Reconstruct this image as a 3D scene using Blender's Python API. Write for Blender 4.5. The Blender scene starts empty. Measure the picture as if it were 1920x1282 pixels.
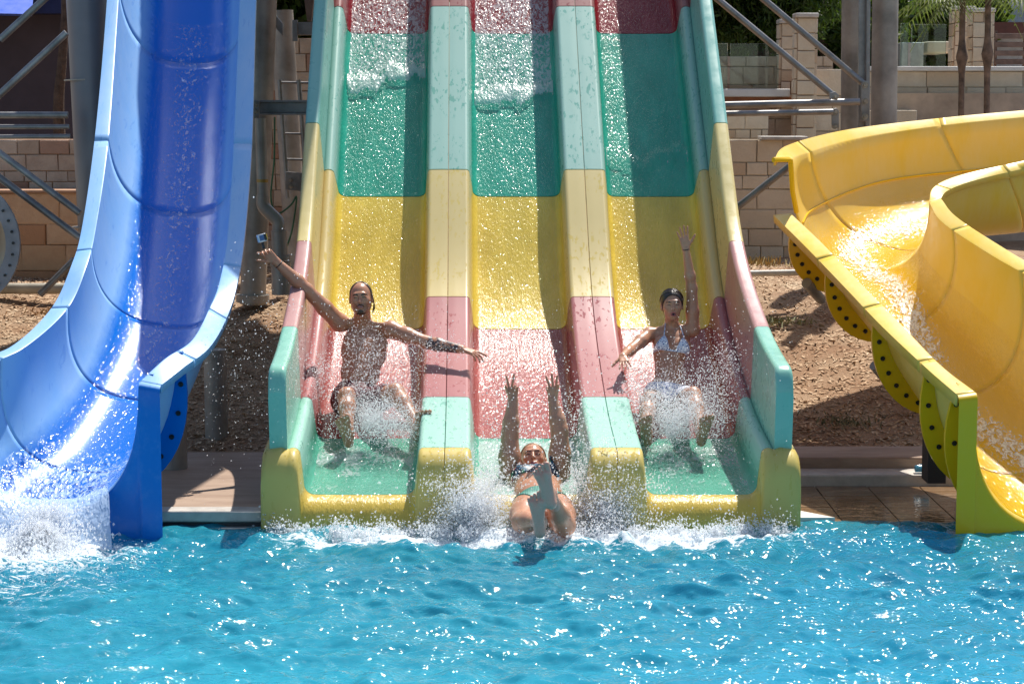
import bpy, bmesh, math, random
import numpy as np
from mathutils import Vector, Matrix, noise as mnoise
random.seed(7); np.random.seed(7)
SC = bpy.context.scene
COL = SC.collection
# ------------------------------------------------------------------ camera, sky, sun, exposure
F = 3733.0; H = 2.6; PITCH = math.atan(441.0 / F)
cp, sp = math.cos(PITCH), math.sin(PITCH)
cam = bpy.data.cameras.new('camera'); camo = bpy.data.objects.new('camera', cam); COL.objects.link(camo)
camo.location = (0, 0, H); camo.rotation_euler = (math.pi / 2 - PITCH, 0, 0)
cam.sensor_width = 36; cam.lens = 36 * F / 1920; cam.clip_end = 2000; cam.clip_start = .1
cam.dof.use_dof = True; cam.dof.focus_distance = 13.0; cam.dof.aperture_fstop = 16.0
SC.camera = camo
SUN = Vector((.25, .53, 1.0)).normalized()
world = bpy.data.worlds.new('World'); SC.world = world; world.use_nodes = True
wn = world.node_tree.nodes; wl = world.node_tree.links
sky = wn.new('ShaderNodeTexSky'); sky.sky_type = 'NISHITA'; sky.sun_disc = False
sky.sun_elevation = math.asin(SUN.z); sky.sun_rotation = math.atan2(SUN.x, SUN.y)
sky.altitude = 50; sky.air_density = 1.0; sky.dust_density = 1.2; sky.ozone_density = 1.0
bg = wn['Background']; bg.inputs[1].default_value = .115
wl.new(sky.outputs[0], bg.inputs[0])
sun = bpy.data.lights.new('sun', 'SUN'); sun.energy = 5.0; sun.angle = math.radians(.5); sun.color = (1, .95, .87)
suno = bpy.data.objects.new('sun', sun); COL.objects.link(suno); suno.location = (6, 6, 14)
suno.rotation_euler = SUN.to_track_quat('Z', 'Y').to_euler()
vs = SC.view_settings; vs.view_transform = 'Standard'; vs.look = 'None'; vs.gamma = 1; vs.use_curve_mapping = False
vs.exposure = .3
SC.render.resolution_x = 1024; SC.render.resolution_y = 683
SC.cycles.max_bounces = 8; SC.cycles.transparent_max_bounces = 16
SC.cycles.caustics_reflective = False; SC.cycles.caustics_refractive = False
SC.cycles.sample_clamp_indirect = 4

def P(px, py, D):
    """a point of the place at distance D north of the camera, seen in photo direction (px, py)"""
    v = (641 - py) / F
    k = D / (cp + sp * v)
    return Vector(((px - 960) / F * k, D, H + k * (-sp + cp * v)))

# ------------------------------------------------------------------ helpers
def tag(o, label=None, cat=None, group=None, kind=None):
    if label: o['label'] = label
    if cat: o['category'] = cat
    if group: o['group'] = group
    if kind: o['kind'] = kind
    return o
def empty(name, loc=(0, 0, 0), label=None, cat=None, group=None):
    o = bpy.data.objects.new(name, None); COL.objects.link(o); o.location = loc; o.empty_display_size = .1
    return tag(o, label, cat, group)
def link(name, me, mats, parent=None):
    o = bpy.data.objects.new(name, me); COL.objects.link(o)
    for m in (mats if isinstance(mats, (list, tuple)) else [mats]):
        if m.name not in [x.name for x in me.materials if x]: me.materials.append(m)
    if parent:
        o.parent = parent
        o.matrix_parent_inverse = Matrix.Translation(-Vector(parent.location)) if parent.type == 'EMPTY' else Matrix.Identity(4)
    return o
def mesh(name, verts, faces, mats, parent=None, smooth=False, attrs=None, matidx=None):
    me = bpy.data.meshes.new(name)
    me.from_pydata([tuple(v) for v in verts], [], [tuple(f) for f in faces])
    if smooth: me.polygons.foreach_set('use_smooth', [True] * len(me.polygons))
    if attrs:
        for k, a in attrs.items():
            a = np.asarray(a, dtype=np.float32)
            if a.ndim == 1: at = me.attributes.new(k, 'FLOAT', 'POINT'); at.data.foreach_set('value', a)
            else: at = me.attributes.new(k, 'FLOAT_COLOR', 'POINT'); at.data.foreach_set('color', a.ravel())
    o = link(name, me, mats, parent)
    if matidx is not None: me.polygons.foreach_set('material_index', matidx)
    me.update()
    return o
def fastmesh(name, V, Q, mats, parent=None, smooth=True, n=4, attrs=None):
    """numpy arrays of vertices and n-gons"""
    me = bpy.data.meshes.new(name)
    V = np.asarray(V, np.float32); Q = np.asarray(Q, np.int32)
    me.vertices.add(len(V)); me.vertices.foreach_set('co', V.ravel())
    me.loops.add(Q.size); me.loops.foreach_set('vertex_index', Q.ravel())
    me.polygons.add(len(Q)); me.polygons.foreach_set('loop_start', np.arange(0, Q.size, n, dtype=np.int32))
    if smooth: me.polygons.foreach_set('use_smooth', np.ones(len(Q), bool))
    me.update(calc_edges=True)
    if attrs:
        for k, a in attrs.items():
            a = np.asarray(a, dtype=np.float32)
            if a.ndim == 1: at = me.attributes.new(k, 'FLOAT', 'POINT'); at.data.foreach_set('value', a)
            else: at = me.attributes.new(k, 'FLOAT_COLOR', 'POINT'); at.data.foreach_set('color', a.ravel())
    return link(name, me, mats, parent)
class MB:
    def __init__(s): s.v = []; s.f = []
    def add(s, v, f):
        b = len(s.v); s.v += [Vector(x) for x in v]; s.f += [[b + i for i in q] for q in f]; return s
    def box(s, lo, hi, M=None):
        x0, y0, z0 = lo; x1, y1, z1 = hi
        v = [Vector(p) for p in ((x0,y0,z0),(x1,y0,z0),(x1,y1,z0),(x0,y1,z0),(x0,y0,z1),(x1,y0,z1),(x1,y1,z1),(x0,y1,z1))]
        if M is not None: v = [M @ p for p in v]
        return s.add(v, [(0,3,2,1),(4,5,6,7),(0,1,5,4),(1,2,6,5),(2,3,7,6),(3,0,4,7)])
    def tube(s, a, b, r, r2=None, n=20, cap=True):
        a = Vector(a); b = Vector(b); r2 = r if r2 is None else r2
        d = (b - a).normalized(); q = d.to_track_quat('Z', 'Y')
        v = []
        for (c, rr) in ((a, r), (b, r2)):
            for i in range(n):
                t = 2 * math.pi * i / n; v.append(c + q @ Vector((rr * math.cos(t), rr * math.sin(t), 0)))
        f = [(i, (i + 1) % n, n + (i + 1) % n, n + i) for i in range(n)]
        if cap: f += [tuple(reversed(range(n))), tuple(range(n, 2 * n))]
        return s.add(v, f)
    def path(s, pts, r, n=12, cap=True):
        pts = [Vector(p) for p in pts]; rs = r if isinstance(r, (list, tuple)) else [r] * len(pts)
        v = []; prev = None
        for i, p in enumerate(pts):
            d = ((pts[min(i + 1, len(pts) - 1)] - pts[max(i - 1, 0)])).normalized()
            if prev is None:
                x = d.orthogonal().normalized()
            else:
                x = (prev - d * prev.dot(d)).normalized()
            prev = x; y = d.cross(x)
            for k in range(n):
                t = 2 * math.pi * k / n; v.append(p + (x * math.cos(t) + y * math.sin(t)) * rs[i])
        f = []
        for i in range(len(pts) - 1):
            for k in range(n):
                f.append((i * n + k, i * n + (k + 1) % n, (i + 1) * n + (k + 1) % n, (i + 1) * n + k))
        if cap: f += [tuple(reversed(range(n))), tuple(range((len(pts) - 1) * n, len(pts) * n))]
        return s.add(v, f)
    def build(s, name, m, parent=None, smooth=False, bevel=0):
        o = mesh(name, s.v, s.f, m, parent, smooth)
        if bevel:
            b = o.modifiers.new('bevel', 'BEVEL'); b.width = bevel; b.segments = 2; b.limit_method = 'ANGLE'; b.angle_limit = math.radians(40)
        if smooth or bevel:
            for p in o.data.polygons: p.use_smooth = True
            o.data.set_sharp_from_angle(angle=math.radians(42))
        return o
def grid_mesh(name, G, mats, parent=None, attrs=None, thick=0, off=1, flip=False, closed=False):
    """G: rows x cols x 3"""
    G = np.asarray(G, float); R, C = G.shape[:2]
    i = np.arange(R - 1)[:, None] * C + np.arange(C - 1)[None, :]
    Q = np.stack([i, i + 1, i + C + 1, i + C], -1).reshape(-1, 4)
    if closed:
        k = np.arange(R - 1) * C; Q = np.vstack([Q, np.stack([k + C - 1, k, k + C, k + 2 * C - 1], -1)])
    if flip: Q = Q[:, ::-1]
    o = fastmesh(name, G.reshape(-1, 3), Q, mats, parent, True, 4, attrs)
    if thick:
        m = o.modifiers.new('thickness', 'SOLIDIFY'); m.thickness = thick; m.offset = off
    o.data.set_sharp_from_angle(angle=math.radians(50))
    return o
def crom(pts, K):
    pts = [np.asarray(p, float) for p in pts]
    ext = [2 * pts[0] - pts[1]] + pts + [2 * pts[-1] - pts[-2]]
    out = []
    for i in range(len(pts) - 1):
        p0, p1, p2, p3 = ext[i:i + 4]
        for k in range(K):
            t = k / K
            out.append(.5 * ((2 * p1) + (p2 - p0) * t + (2 * p0 - 5 * p1 + 4 * p2 - p3) * t * t + (3 * p1 - 3 * p2 + p3 - p0) * t ** 3))
    out.append(pts[-1]); return np.array(out)

# ------------------------------------------------------------------ materials
class NT:
    def __init__(s, name):
        s.m = bpy.data.materials.new(name); s.m.use_nodes = True
        s.n = s.m.node_tree.nodes; s.l = s.m.node_tree.links; s.b = s.n['Principled BSDF']; s.out = s.n['Material Output']
    def new(s, t, **k):
        n = s.n.new(t)
        for a, b in k.items(): setattr(n, a, b)
        return n
    def set(s, sock, v):
        if isinstance(v, bpy.types.NodeSocket): s.l.new(v, sock)
        else:
            if isinstance(v, (tuple, list)) and len(v) == 3 and sock.type == 'RGBA': v = (*v, 1)
            sock.default_value = v
    def p(s, **k):
        for a, b in k.items(): s.set(s.b.inputs[a.replace('_', ' ')], b)
    def coord(s, scale=(1, 1, 1), out='Object'):
        tc = s.new('ShaderNodeTexCoord'); mp = s.new('ShaderNodeMapping'); s.l.new(tc.outputs[out], mp.inputs[0])
        mp.inputs['Scale'].default_value = scale; return mp.outputs[0]
    def noise(s, vec, scale, detail=4, rough=.55, dist=0):
        n = s.new('ShaderNodeTexNoise'); s.l.new(vec, n.inputs['Vector'])
        n.inputs['Scale'].default_value = scale; n.inputs['Detail'].default_value = detail
        n.inputs['Roughness'].default_value = rough; n.inputs['Distortion'].default_value = dist; return n.outputs[0]
    def ramp(s, fac, a, b, ca=(0, 0, 0), cb=(1, 1, 1)):
        r = s.new('ShaderNodeValToRGB'); s.l.new(fac, r.inputs[0])
        r.color_ramp.elements[0].position = a; r.color_ramp.elements[1].position = b
        r.color_ramp.elements[0].color = (*ca, 1); r.color_ramp.elements[1].color = (*cb, 1); return r.outputs[0]
    def mix(s, fac, a, b, mode='MIX'):
        m = s.new('ShaderNodeMix', data_type='RGBA', blend_type=mode)
        s.set(m.inputs['Factor'], fac); s.set(m.inputs['A'], a); s.set(m.inputs['B'], b); return m.outputs['Result']
    def math(s, op, a, b=0, c=None):
        m = s.new('ShaderNodeMath', operation=op); s.set(m.inputs[0], a); s.set(m.inputs[1], b)
        if c is not None: s.set(m.inputs[2], c)
        return m.outputs[0]
    def bump(s, h, strength=.3, dist=.01, normal=None):
        b = s.new('ShaderNodeBump'); s.l.new(h, b.inputs['Height']); b.inputs['Distance'].default_value = dist
        s.set(b.inputs['Strength'], strength)
        if normal: s.l.new(normal, b.inputs['Normal'])
        return b.outputs[0]
    def attr(s, name, out='Fac'):
        a = s.new('ShaderNodeAttribute', attribute_name=name); return a.outputs[out]
def simple(name, col, rough=.5, metal=0, var=.15, scale=6, bump=.15, bscale=60, bdist=.004, col2=None):
    t = NT(name); c = t.coord()
    n = t.noise(c, scale, 5, .6); c2 = col2 or tuple(x * (1 - 2.2 * var) for x in col)
    t.p(Base_Color=t.mix(t.ramp(n, .3, .7), c2, tuple(min(1, x * (1 + var)) for x in col)), Roughness=rough, Metallic=metal)
    if bump: t.p(Normal=t.bump(t.noise(c, bscale, 3), bump, bdist))
    return t.m
def gel(name, floor, cap, wet=True):
    """moulded lane gelcoat: wet saturated channel floor, sun-faded drier tops with wet splashes"""
    t = NT(name); c = t.coord(); h = t.attr('height')
    cs = t.coord((1, .35, .35))
    top = t.ramp(h, .25, .75)
    spl = t.mix(1.0, t.ramp(t.noise(t.coord((1, .4, .4)), 36, 4, .6, .3), .58, .60), t.ramp(t.noise(c, 2.2, 2, .5), .42, .55), 'MULTIPLY')
    fade = t.noise(c, 3, 5, .6)
    capc = t.mix(spl, cap, tuple(a * .35 + b * .60 for a, b in zip(floor, cap)))
    capc = t.mix(t.math('MULTIPLY', fade, .35), capc, tuple(x * .8 for x in cap))
    stain = t.ramp(t.noise(cs, 5, 6, .65), .35, .75)
    fl = t.mix(stain, tuple(x * .82 for x in floor), tuple(min(1, x * 1.12 + .01) for x in floor))
    t.p(Base_Color=t.mix(top, fl, capc), Roughness=t.mix(top, (.2,) * 3, t.mix(spl, (.38,) * 3, (.10,) * 3)))
    big = t.noise(cs, 16, 3, .6, .8); fine = t.noise(cs, 75, 3, .7, .4)
    hb = t.math('ADD', t.math('MULTIPLY', big, .5), t.math('MULTIPLY', fine, .55))
    nb = t.bump(hb, t.math('MULTIPLY', t.math('SUBTRACT', 1.0, top), .9 if wet else .1), .011)
    nb2 = t.bump(spl, t.math('MULTIPLY', top, -.35), .003, nb)
    t.p(Normal=nb2, IOR=1.45, Specular_IOR_Level=.3)
    return t.m
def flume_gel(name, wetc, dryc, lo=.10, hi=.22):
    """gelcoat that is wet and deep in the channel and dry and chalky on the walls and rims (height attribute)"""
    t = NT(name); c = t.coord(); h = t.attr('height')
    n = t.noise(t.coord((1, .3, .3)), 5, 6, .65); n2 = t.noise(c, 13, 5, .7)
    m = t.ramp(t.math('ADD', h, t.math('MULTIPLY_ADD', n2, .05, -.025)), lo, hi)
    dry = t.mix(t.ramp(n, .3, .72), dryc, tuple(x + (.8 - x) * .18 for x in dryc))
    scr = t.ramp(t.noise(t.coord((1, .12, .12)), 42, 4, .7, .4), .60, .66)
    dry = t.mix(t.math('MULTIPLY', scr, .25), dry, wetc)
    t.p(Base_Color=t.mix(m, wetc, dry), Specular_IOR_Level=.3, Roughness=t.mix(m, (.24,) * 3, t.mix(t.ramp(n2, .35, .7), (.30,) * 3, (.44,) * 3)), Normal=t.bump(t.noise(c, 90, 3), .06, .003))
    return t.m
def plastic(name, col, rough=.3, pale=.25, wetstr=0.0):
    t = NT(name); c = t.coord()
    n = t.noise(t.coord((1, .25, .25)), 4, 6, .65)
    chalk = tuple(x + (.85 - x) * pale for x in col)
    t.p(Base_Color=t.mix(t.ramp(n, .3, .75), col, chalk), Roughness=t.mix(t.ramp(t.noise(c, 9, 4), .3, .7), (rough * .7,) * 3, (rough * 1.3,) * 3))
    if wetstr: t.p(Normal=t.bump(t.noise(c, 30, 3), wetstr, .01))
    else: t.p(Normal=t.bump(t.noise(c, 120, 2), .04, .003))
    return t.m
# ================================================================== THREE-LANE SLIDE
capD = np.array([12.0, 13.07, 14.47, 15.49, 16.96]); capY = [845, 745, 560, 317, 0]
capZ = np.array([P(0, y, d).z for y, d in zip(capY, capD)])
_cz = crom([(11.0, capZ[0] - .10)] + list(zip(capD, capZ)) + [(18.5, capZ[-1] + 1.47), (20.5, capZ[-1] + 3.4)], 24)
_kern = np.exp(-np.linspace(-2, 2, 13) ** 2); _kern /= _kern.sum()
_dd = np.arange(11.2, 20.4, .02); _zz = np.interp(_dd, _cz[:, 0], _cz[:, 1])
_zz = np.convolve(np.pad(_zz, 40, mode='reflect', reflect_type='odd'), np.repeat(_kern, 5) / 5, 'same')[40:-40]
def capz(D): return float(np.interp(D, _dd, _zz))
def frame3(D):
    s = (capz(D + .04) - capz(D - .04)) / .08; l = math.hypot(1, s)
    return np.array((.116 - (D - 12) * .0234, D, capz(D))), np.array((0, -s / l, 1 / l))
CAPH = .30
def lane_pt(D, u, w):
    c, n = frame3(D); return c + np.array((u, 0, 0)) + (w - CAPH) * n
LIPD = 12.07
SEAMS = [LIPD, 13.07, 14.47, 15.49, 16.9, 18.3, 20.2]
def arc(cx, cy, r, a0, a1, n):
    return [(cx + r * math.cos(math.radians(a)), cy + r * math.sin(math.radians(a))) for a in np.linspace(a0, a1, n)]
def lane_profile(lo, ro):
    """(u, w) of one lane from its left cap to its right cap; lo/ro: this side is the outer edge of the slide"""
    hl = []
    def half(outer):
        if outer: pts = [(-.445, CAPH - .05)] + arc(-.405, CAPH - .045, .045, 160, 20, 9)
        else: pts = [(-.5256, CAPH - .03), (-.5254, CAPH - .003), (-.5230, CAPH), (-.5205, CAPH), (-.50, CAPH + .001), (-.46, CAPH + .001), (-.42, CAPH), (-.399, CAPH)] + arc(-.396, CAPH - .03, .03, 84, 6, 7)
        pts += [(-.352, .17), (-.345, .09)]
        pts += arc(-.278, .065, .065, 185, 268, 8) + [(-.2, -.001), (-.1, -.002)]
        return pts
    L = half(lo); R = [(-u, w) for u, w in reversed(half(ro))]
    return L + [(0, -.002)] + R
M_lane = [gel('lane_pale_green', (.10, .42, .30), (.34, .60, .50)),
          gel('lane_pink', (.36, .075, .07), (.42, .17, .17)),
          gel('lane_yellow', (.82, .60, .09), (.66, .53, .24)),
          gel('lane_sea_green', (.03, .38, .27), (.33, .54, .47)),
          gel('lane_dark_red', (.26, .014, .022), (.36, .16, .15)),
          gel('lane_yellow_upper', (.82, .60, .09), (.66, .53, .24))]
M_lip = gel('lip_yellow', (.66, .47, .09), (.64, .49, .14))
M_panel = [plastic('panel_pale_green', (.20, .50, .38), .3, .15), plastic('panel_pink', (.46, .22, .20), .35, .12), plastic('panel_yellow', (.66, .53, .20), .33, .12),
           plastic('panel_sea_green', (.16, .42, .36), .33, .12), plastic('panel_red', (.3, .06, .06), .33, .1), plastic('panel_yellow_upper', (.66, .53, .20), .33, .12)]
SLIDE = empty('multi_lane_slide', (0.11, 12.0, 0), 'three-lane striped water slide of green, yellow, pink and red sections in the centre', 'water slide')
for li, uc in enumerate((-1.054, 0, 1.054)):
    prof = lane_profile(li == 0, li == 2)
    for k in range(len(SEAMS) - 1):
        a, b = SEAMS[k] + .0035, SEAMS[k + 1] - .0035
        Ds = np.linspace(a, b, max(8, int((b - a) / .05)))
        G = np.array([[lane_pt(D, uc + u, w) for u, w in prof] for D in Ds])
        G0 = np.array([[lane_pt(Ds[0], uc + u, w - .03) for u, w in prof]]); G1 = np.array([[lane_pt(Ds[-1], uc + u, w - .03) for u, w in prof]])
        G = np.concatenate([G0, G, G1])
        hgt = np.tile(np.array([w / CAPH for u, w in prof]), len(G))
        o = grid_mesh('lane_section', G, M_lane[k], SLIDE, {'height': hgt})
        o['label'] = ['pale green', 'pink', 'yellow', 'sea green', 'dark red', 'yellow'][k] + ' lane section'
    # rolled front lip
    side = []
    pr = list(prof)
    if li == 0: pr = [(-.57, -.42), (-.571, -.30), (-.575, -.27), (-.59, -.24), (-.592, 0), (-.588, CAPH - .10)] + [(-.54 + .048 * math.cos(math.radians(t)), CAPH - .06 + .06 * math.sin(math.radians(t))) for t in (160, 130, 100)] + [(-.47, CAPH + .01)] + pr[3:]
    if li == 2: pr = pr[:-3] + [(.47, CAPH + .01)] + [(.54 + .048 * math.cos(math.radians(t)), CAPH - .06 + .06 * math.sin(math.radians(t))) for t in (80, 50, 20)] + [(.588, CAPH - .10), (.592, 0), (.59, -.24), (.575, -.27), (.571, -.30), (.57, -.42)]
    rows = []
    for D in (LIPD + .5, LIPD + .25):
        pass
    base = [lane_pt(LIPD - .0035, uc + u, w) for u, w in pr]
    down = [lane_pt(LIPD - .0035, uc + u, w - .03) for u, w in pr]
    rows.append(down); rows.append(base)
    R = .17
    for t in np.linspace(0, 90, 12)[1:]:
        rows.append([p + np.array((0, -R * math.sin(math.radians(t)), -R * (1 - math.cos(math.radians(t))))) if p[2] > .05 else np.array((p[0], p[1] - R * math.sin(math.radians(t)), p[2])) for p in base])
    last = rows[-1]
    for t in np.linspace(0, 1, 9)[1:]:
        rows.append([np.array((p[0] + (.02 * t * t if p[0] < uc - .5 + .1 and li == 0 else 0), p[1] + .05 * t * t, p[2] + (-.18 - p[2]) * t if p[2] > -.18 else p[2])) for p in last])
    hh = np.tile(np.array([np.clip(w / CAPH, 0, 1) for u, w in pr]), len(rows))
    grid_mesh('front_lip', np.array(rows), M_lip, SLIDE, {'height': hh * .8 + .1})
    if li in (0, 2):   # the outer skirt runs back along the lip
        s = -1 if li == 0 else 1
        rows = []
        for D in (LIPD, LIPD + .15, LIPD + .32):
            rows.append([lane_pt(D, uc + s * .592, w) for w in (-.30, -.2, 0, .12, .24)] + [lane_pt(D, uc + s * .56, CAPH - .005), lane_pt(D, uc + s * .44, CAPH - .02)])
        grid_mesh('lip_skirt', np.array(rows), M_panel[2], SLIDE, thick=.01, off=0)
M_hole = simple('hole_shade_black', (.012, .012, .012), .6, 0, .1, 5, 0)
for uc in (-.527, .527):
    p0 = lane_pt(LIPD, uc, 0); V = []; Fq = []
    for a in range(13):
        for k, (r_, y_) in enumerate(((.085, .0), (.070, -.018), (.03, -.026), (.0, -.027))):
            t_ = math.pi * a / 12; V.append((p0[0] + r_ * math.cos(t_), 11.848 + y_, .005 + r_ * .95 * math.sin(t_)))
    for a in range(12):
        for k in range(3): Fq.append((a * 4 + k, a * 4 + k + 1, a * 4 + k + 5, a * 4 + k + 4))
    mesh('drain_hole_shade', V, Fq, M_hole, SLIDE, True)  # black dome stands in for the shade inside the drain hole
# tall outer side panels
PH = .80
for s in (-1, 1):
    for k in range(len(SEAMS) - 1):
        a, b = SEAMS[k] + .003, SEAMS[k + 1] - .003
        if k == 0: a = LIPD - .03
        Ds = np.linspace(a, b, max(10, int((b - a) / .04)))
        G = []
        for D in Ds:
            top = PH
            if k == 0:
                q = D - a
                if q < .12: top = PH - .14 + math.sqrt(max(0, .12 ** 2 - (.12 - q) ** 2)) * 1.16
            x0, x1 = 1.492, 1.60; r = .028; wb = .27 if s < 0 else .27
            ring = [(x0, wb), (x0, top - .5 * (top - wb)), (x0, top - r * 1.2)] + [(x0 + r - r * math.cos(t), top - r + r * math.sin(t)) for t in np.linspace(.2, 1.57, 5)] + \
                   [(x1 - r + r * math.sin(t), top - r + r * math.cos(t)) for t in np.linspace(0, 1.4, 5)] + [(x1, top - r * 1.3), (x1, wb)]
            G.append([lane_pt(D, s * u, w) for u, w in ring])
        G = np.array(G); cen = G[0].mean(0); cen2 = G[-1].mean(0)
        G = np.concatenate([np.tile(cen, (1, G.shape[1], 1)), (G[:1] * .92 + cen * .08) , G, (G[-1:] * .9 + cen2 * .1)])
        o = grid_mesh('side_panel', G, M_panel[k], SLIDE, closed=True, flip=(s > 0))
        o['label'] = ['pale green', 'pink', 'yellow', 'sea green', 'dark red', 'yellow'][k] + ' side panel'
# underside beams and legs that carry it
steel = simple('galvanised_steel', (.30, .29, .28), .42, .55, .2, 5, .1, 90)
steelp = simple('painted_steel', (.34, .31, .27), .45, .1, .22, 3, .1, 60)
for x in (-1.0, .1, 1.2):
    for D in (15.8, 18.6):
        p = lane_pt(D, x, -.1)
        MB().tube((p[0], p[1], 0), p, .07, n=14).build('support_leg', steelp, SLIDE, True)

# ================================================================== U-SHAPED FLUMES (blue, yellow)
def flume_curves(st, K):
    """st: list of stations (Lout, Lin, floor, Rin, Rout)"""
    return [crom([s[j] for s in st], K) for j in range(5)]
def u_section(Lo, Li, C, Ri, Ro, n=16, e=2.6, drop=.05):
    up = (Li + Ri) / 2 - C
    w = Ri - Li; out = []
    dn = -up / np.linalg.norm(up)
    out.append(Lo + dn * drop); out.append(Lo)
    out.append(Lo * .1 + Li * .9 - dn * .004)
    for (E, th) in ((Li, np.linspace(90, 0, n)), (Ri, np.linspace(0, 90, n)[1:])):
        d = E - C; hv = up * (d @ up) / (up @ up); sv = d - hv
        for t in th:
            a = math.sin(math.radians(t)) ** (2 / e); b = 1 - math.cos(math.radians(t)) ** (2 / e)
            out.append(C + sv * a + hv * b)
    out.append(Ro * .1 + Ri * .9 - dn * .004)
    out.append(Ro); out.append(Ro + dn * drop)
    return np.array(out)
def bolt_mb(mb, c, d, r=.011):
    c = Vector(c); d = Vector(d).normalized()
    mb.tube(c, c + d * .006, r * 1.5, n=10); mb.tube(c + d * .006, c + d * .018, r, r * .8, n=6)
M_bolt = simple('dark_bolt', (.03, .03, .03), .4, .3, .2, 30, 0)
def flange(S0, i, side, parent, m, width, nb, t0, t1, fwd, label=None, taper=True):
    """a bolted joint collar outside a flume: a crescent rib below the rim"""
    idx = [j for j in range(3, len(S0) - 3)]
    half = [j for j in idx if (j <= len(S0) // 2 if side < 0 else j >= len(S0) // 2)]
    pts = S0[half]
    if side > 0: pts = pts[::-1]
    pts = pts[::-1] if side < 0 else pts[::-1]
    # pts runs from floor centre to the rim
    cen = (S0[3] + S0[-4]) / 2
    N = len(pts); inner = []; outer = []
    for q in range(N):
        d = pts[min(q + 1, N - 1)] - pts[max(q - 1, 0)]
        nrm = np.cross(d, fwd); nrm /= np.linalg.norm(nrm) + 1e-9
        if nrm @ (pts[q] - cen) < 0: nrm = -nrm
        tt = q / (N - 1)
        wd = width * (math.sin(math.pi * min(1, .12 + tt * .85)) ** .6 if taper else 1)
        inner.append(pts[q] + nrm * .004); outer.append(pts[q] + nrm * wd)
    inner = np.array(inner); outer = np.array(outer); th = fwd * .014
    ring = np.stack([inner - th, outer - th, outer + th, inner + th], 1)
    o = grid_mesh('joint_flange', ring, m, parent, closed=True)
    if label: o['label'] = label
    for q in np.linspace(t0, t1, nb):
        x = q * (N - 1); a = int(x); fr = x - a; a2 = min(a + 1, N - 1)
        c = (inner[a] * .45 + outer[a] * .55) * (1 - fr) + (inner[a2] * .45 + outer[a2] * .55) * fr
        mb = MB(); bolt_mb(mb, c - th * 1.02, -fwd); b = mb.build('bolt', M_bolt, o, True)
    return o
def V3(*a): return np.array(a, float)
def pp(px, py, D): return np.array(P(px, py, D))
# ---- blue
bst = [  # Lout, Lin, floor, Rin, Rout
    (pp(-120, 705, 11.75), pp(-85, 712, 11.75), pp(88, 950, 11.80), pp(262, 716, 11.75), pp(302, 722, 11.75)),
    (pp(-62, 676, 12.05), pp(-30, 686, 12.02), pp(128, 905, 12.05), pp(310, 672, 12.0), pp(345, 688, 12.0)),
    (pp(20, 650, 12.3), pp(48, 650, 12.3), pp(190, 850, 12.4), pp(360, 638, 12.3), pp(392, 652, 12.3)),
    (pp(96, 578, 12.9), pp(127, 578, 12.9), pp(252, 750, 13.0), pp(392, 580, 12.8), pp(424, 598, 12.8)),
    (pp(134, 497, 13.3), pp(163, 497, 13.3), pp(288, 650, 13.6), pp(412, 527, 13.15), pp(444, 535, 13.15)),
    (pp(154, 425, 13.8), pp(181, 420, 13.8), pp(315, 550, 14.25), pp(427, 440, 13.8), pp(459, 440, 13.8)),
    (pp(177, 265, 14.75), pp(203, 265, 14.75), pp(335, 400, 15.15), pp(438, 270, 14.7), pp(472, 270, 14.7)),
    (pp(196, 62, 15.9), pp(218, 62, 15.9), pp(352, 200, 16.3), pp(447, 62, 15.85), pp(478, 62, 15.85)),
    (pp(208, -130, 16.9), pp(230, -130, 16.9), pp(360, 0, 17.3), pp(454, -130, 16.8), pp(483, -130, 16.8)),
    (pp(222, -420, 18.4), pp(243, -420, 18.4), pp(365, -280, 18.8), pp(455, -420, 18.3), pp(483, -420, 18.3))]
KB = 14
bc = flume_curves(bst, KB)
BS = [u_section(*[c[i] for c in bc]) for i in range(len(bc[0]))]
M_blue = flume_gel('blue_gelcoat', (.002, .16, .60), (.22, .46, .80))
M_bluep = plastic('blue_gelcoat_faded', (.12, .34, .82), .4, .20)
BLUE = empty('blue_slide', tuple(P(90, 950, 11.8)), 'tall glossy blue slide with a flared left wall pouring into the pool', 'water slide')
def flume_parts(S, joints, parent, m, rimidx=3, name='chute_section'):
    res = []
    for a, b in zip(joints[:-1], joints[1:]):
        A = [S[i].copy() for i in range(a, b + 1)]
        f0 = A[1] - A[0]; f1 = A[-1] - A[-2]
        A[0] = A[0] + f0 / np.linalg.norm(f0, axis=1)[:, None] * .0016
        A[-1] = A[-1] - f1 / np.linalg.norm(f1, axis=1)[:, None] * .0016
        G = np.array(A)
        hh = []
        for sct in A:
            up = (sct[3] + sct[-4]) / 2 - sct[len(sct) // 2]; hh += list(((sct - sct[len(sct) // 2]) @ up) / (up @ up))
        o = grid_mesh(name, G, m, parent, {'height': np.array(hh)}, thick=.012, off=-1); res.append(o)
    return res
jb = [0, 20, 42, 62, 84, 104, len(BS) - 1]
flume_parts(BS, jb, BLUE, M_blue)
def curtain(S0, parent, m, name, R=.05, ext=None):
    rows = [S0[1:-1]]
    b = S0[1:-1]
    for t in np.linspace(0, 90, 6)[1:]:
        rows.append(b + np.array([(0, -R * math.sin(math.radians(t)), -R * (1 - math.cos(math.radians(t))))]))
    l = rows[-1]
    for t in (.1, .3, .6, 1):
        q = l.copy(); q[:, 2] = l[:, 2] + (-.25 - l[:, 2]) * t; rows.append(q)
    return grid_mesh(name, np.array(rows), m, parent, {'height': np.repeat([.3] * 3 + [.1] * (len(rows) - 3), len(b))})
curtain(BS[0], BLUE, M_blue, 'end_panel')
def dirv(S, i):
    d = S[i + 1][20] - S[i][20]; return d / np.linalg.norm(d)
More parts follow.
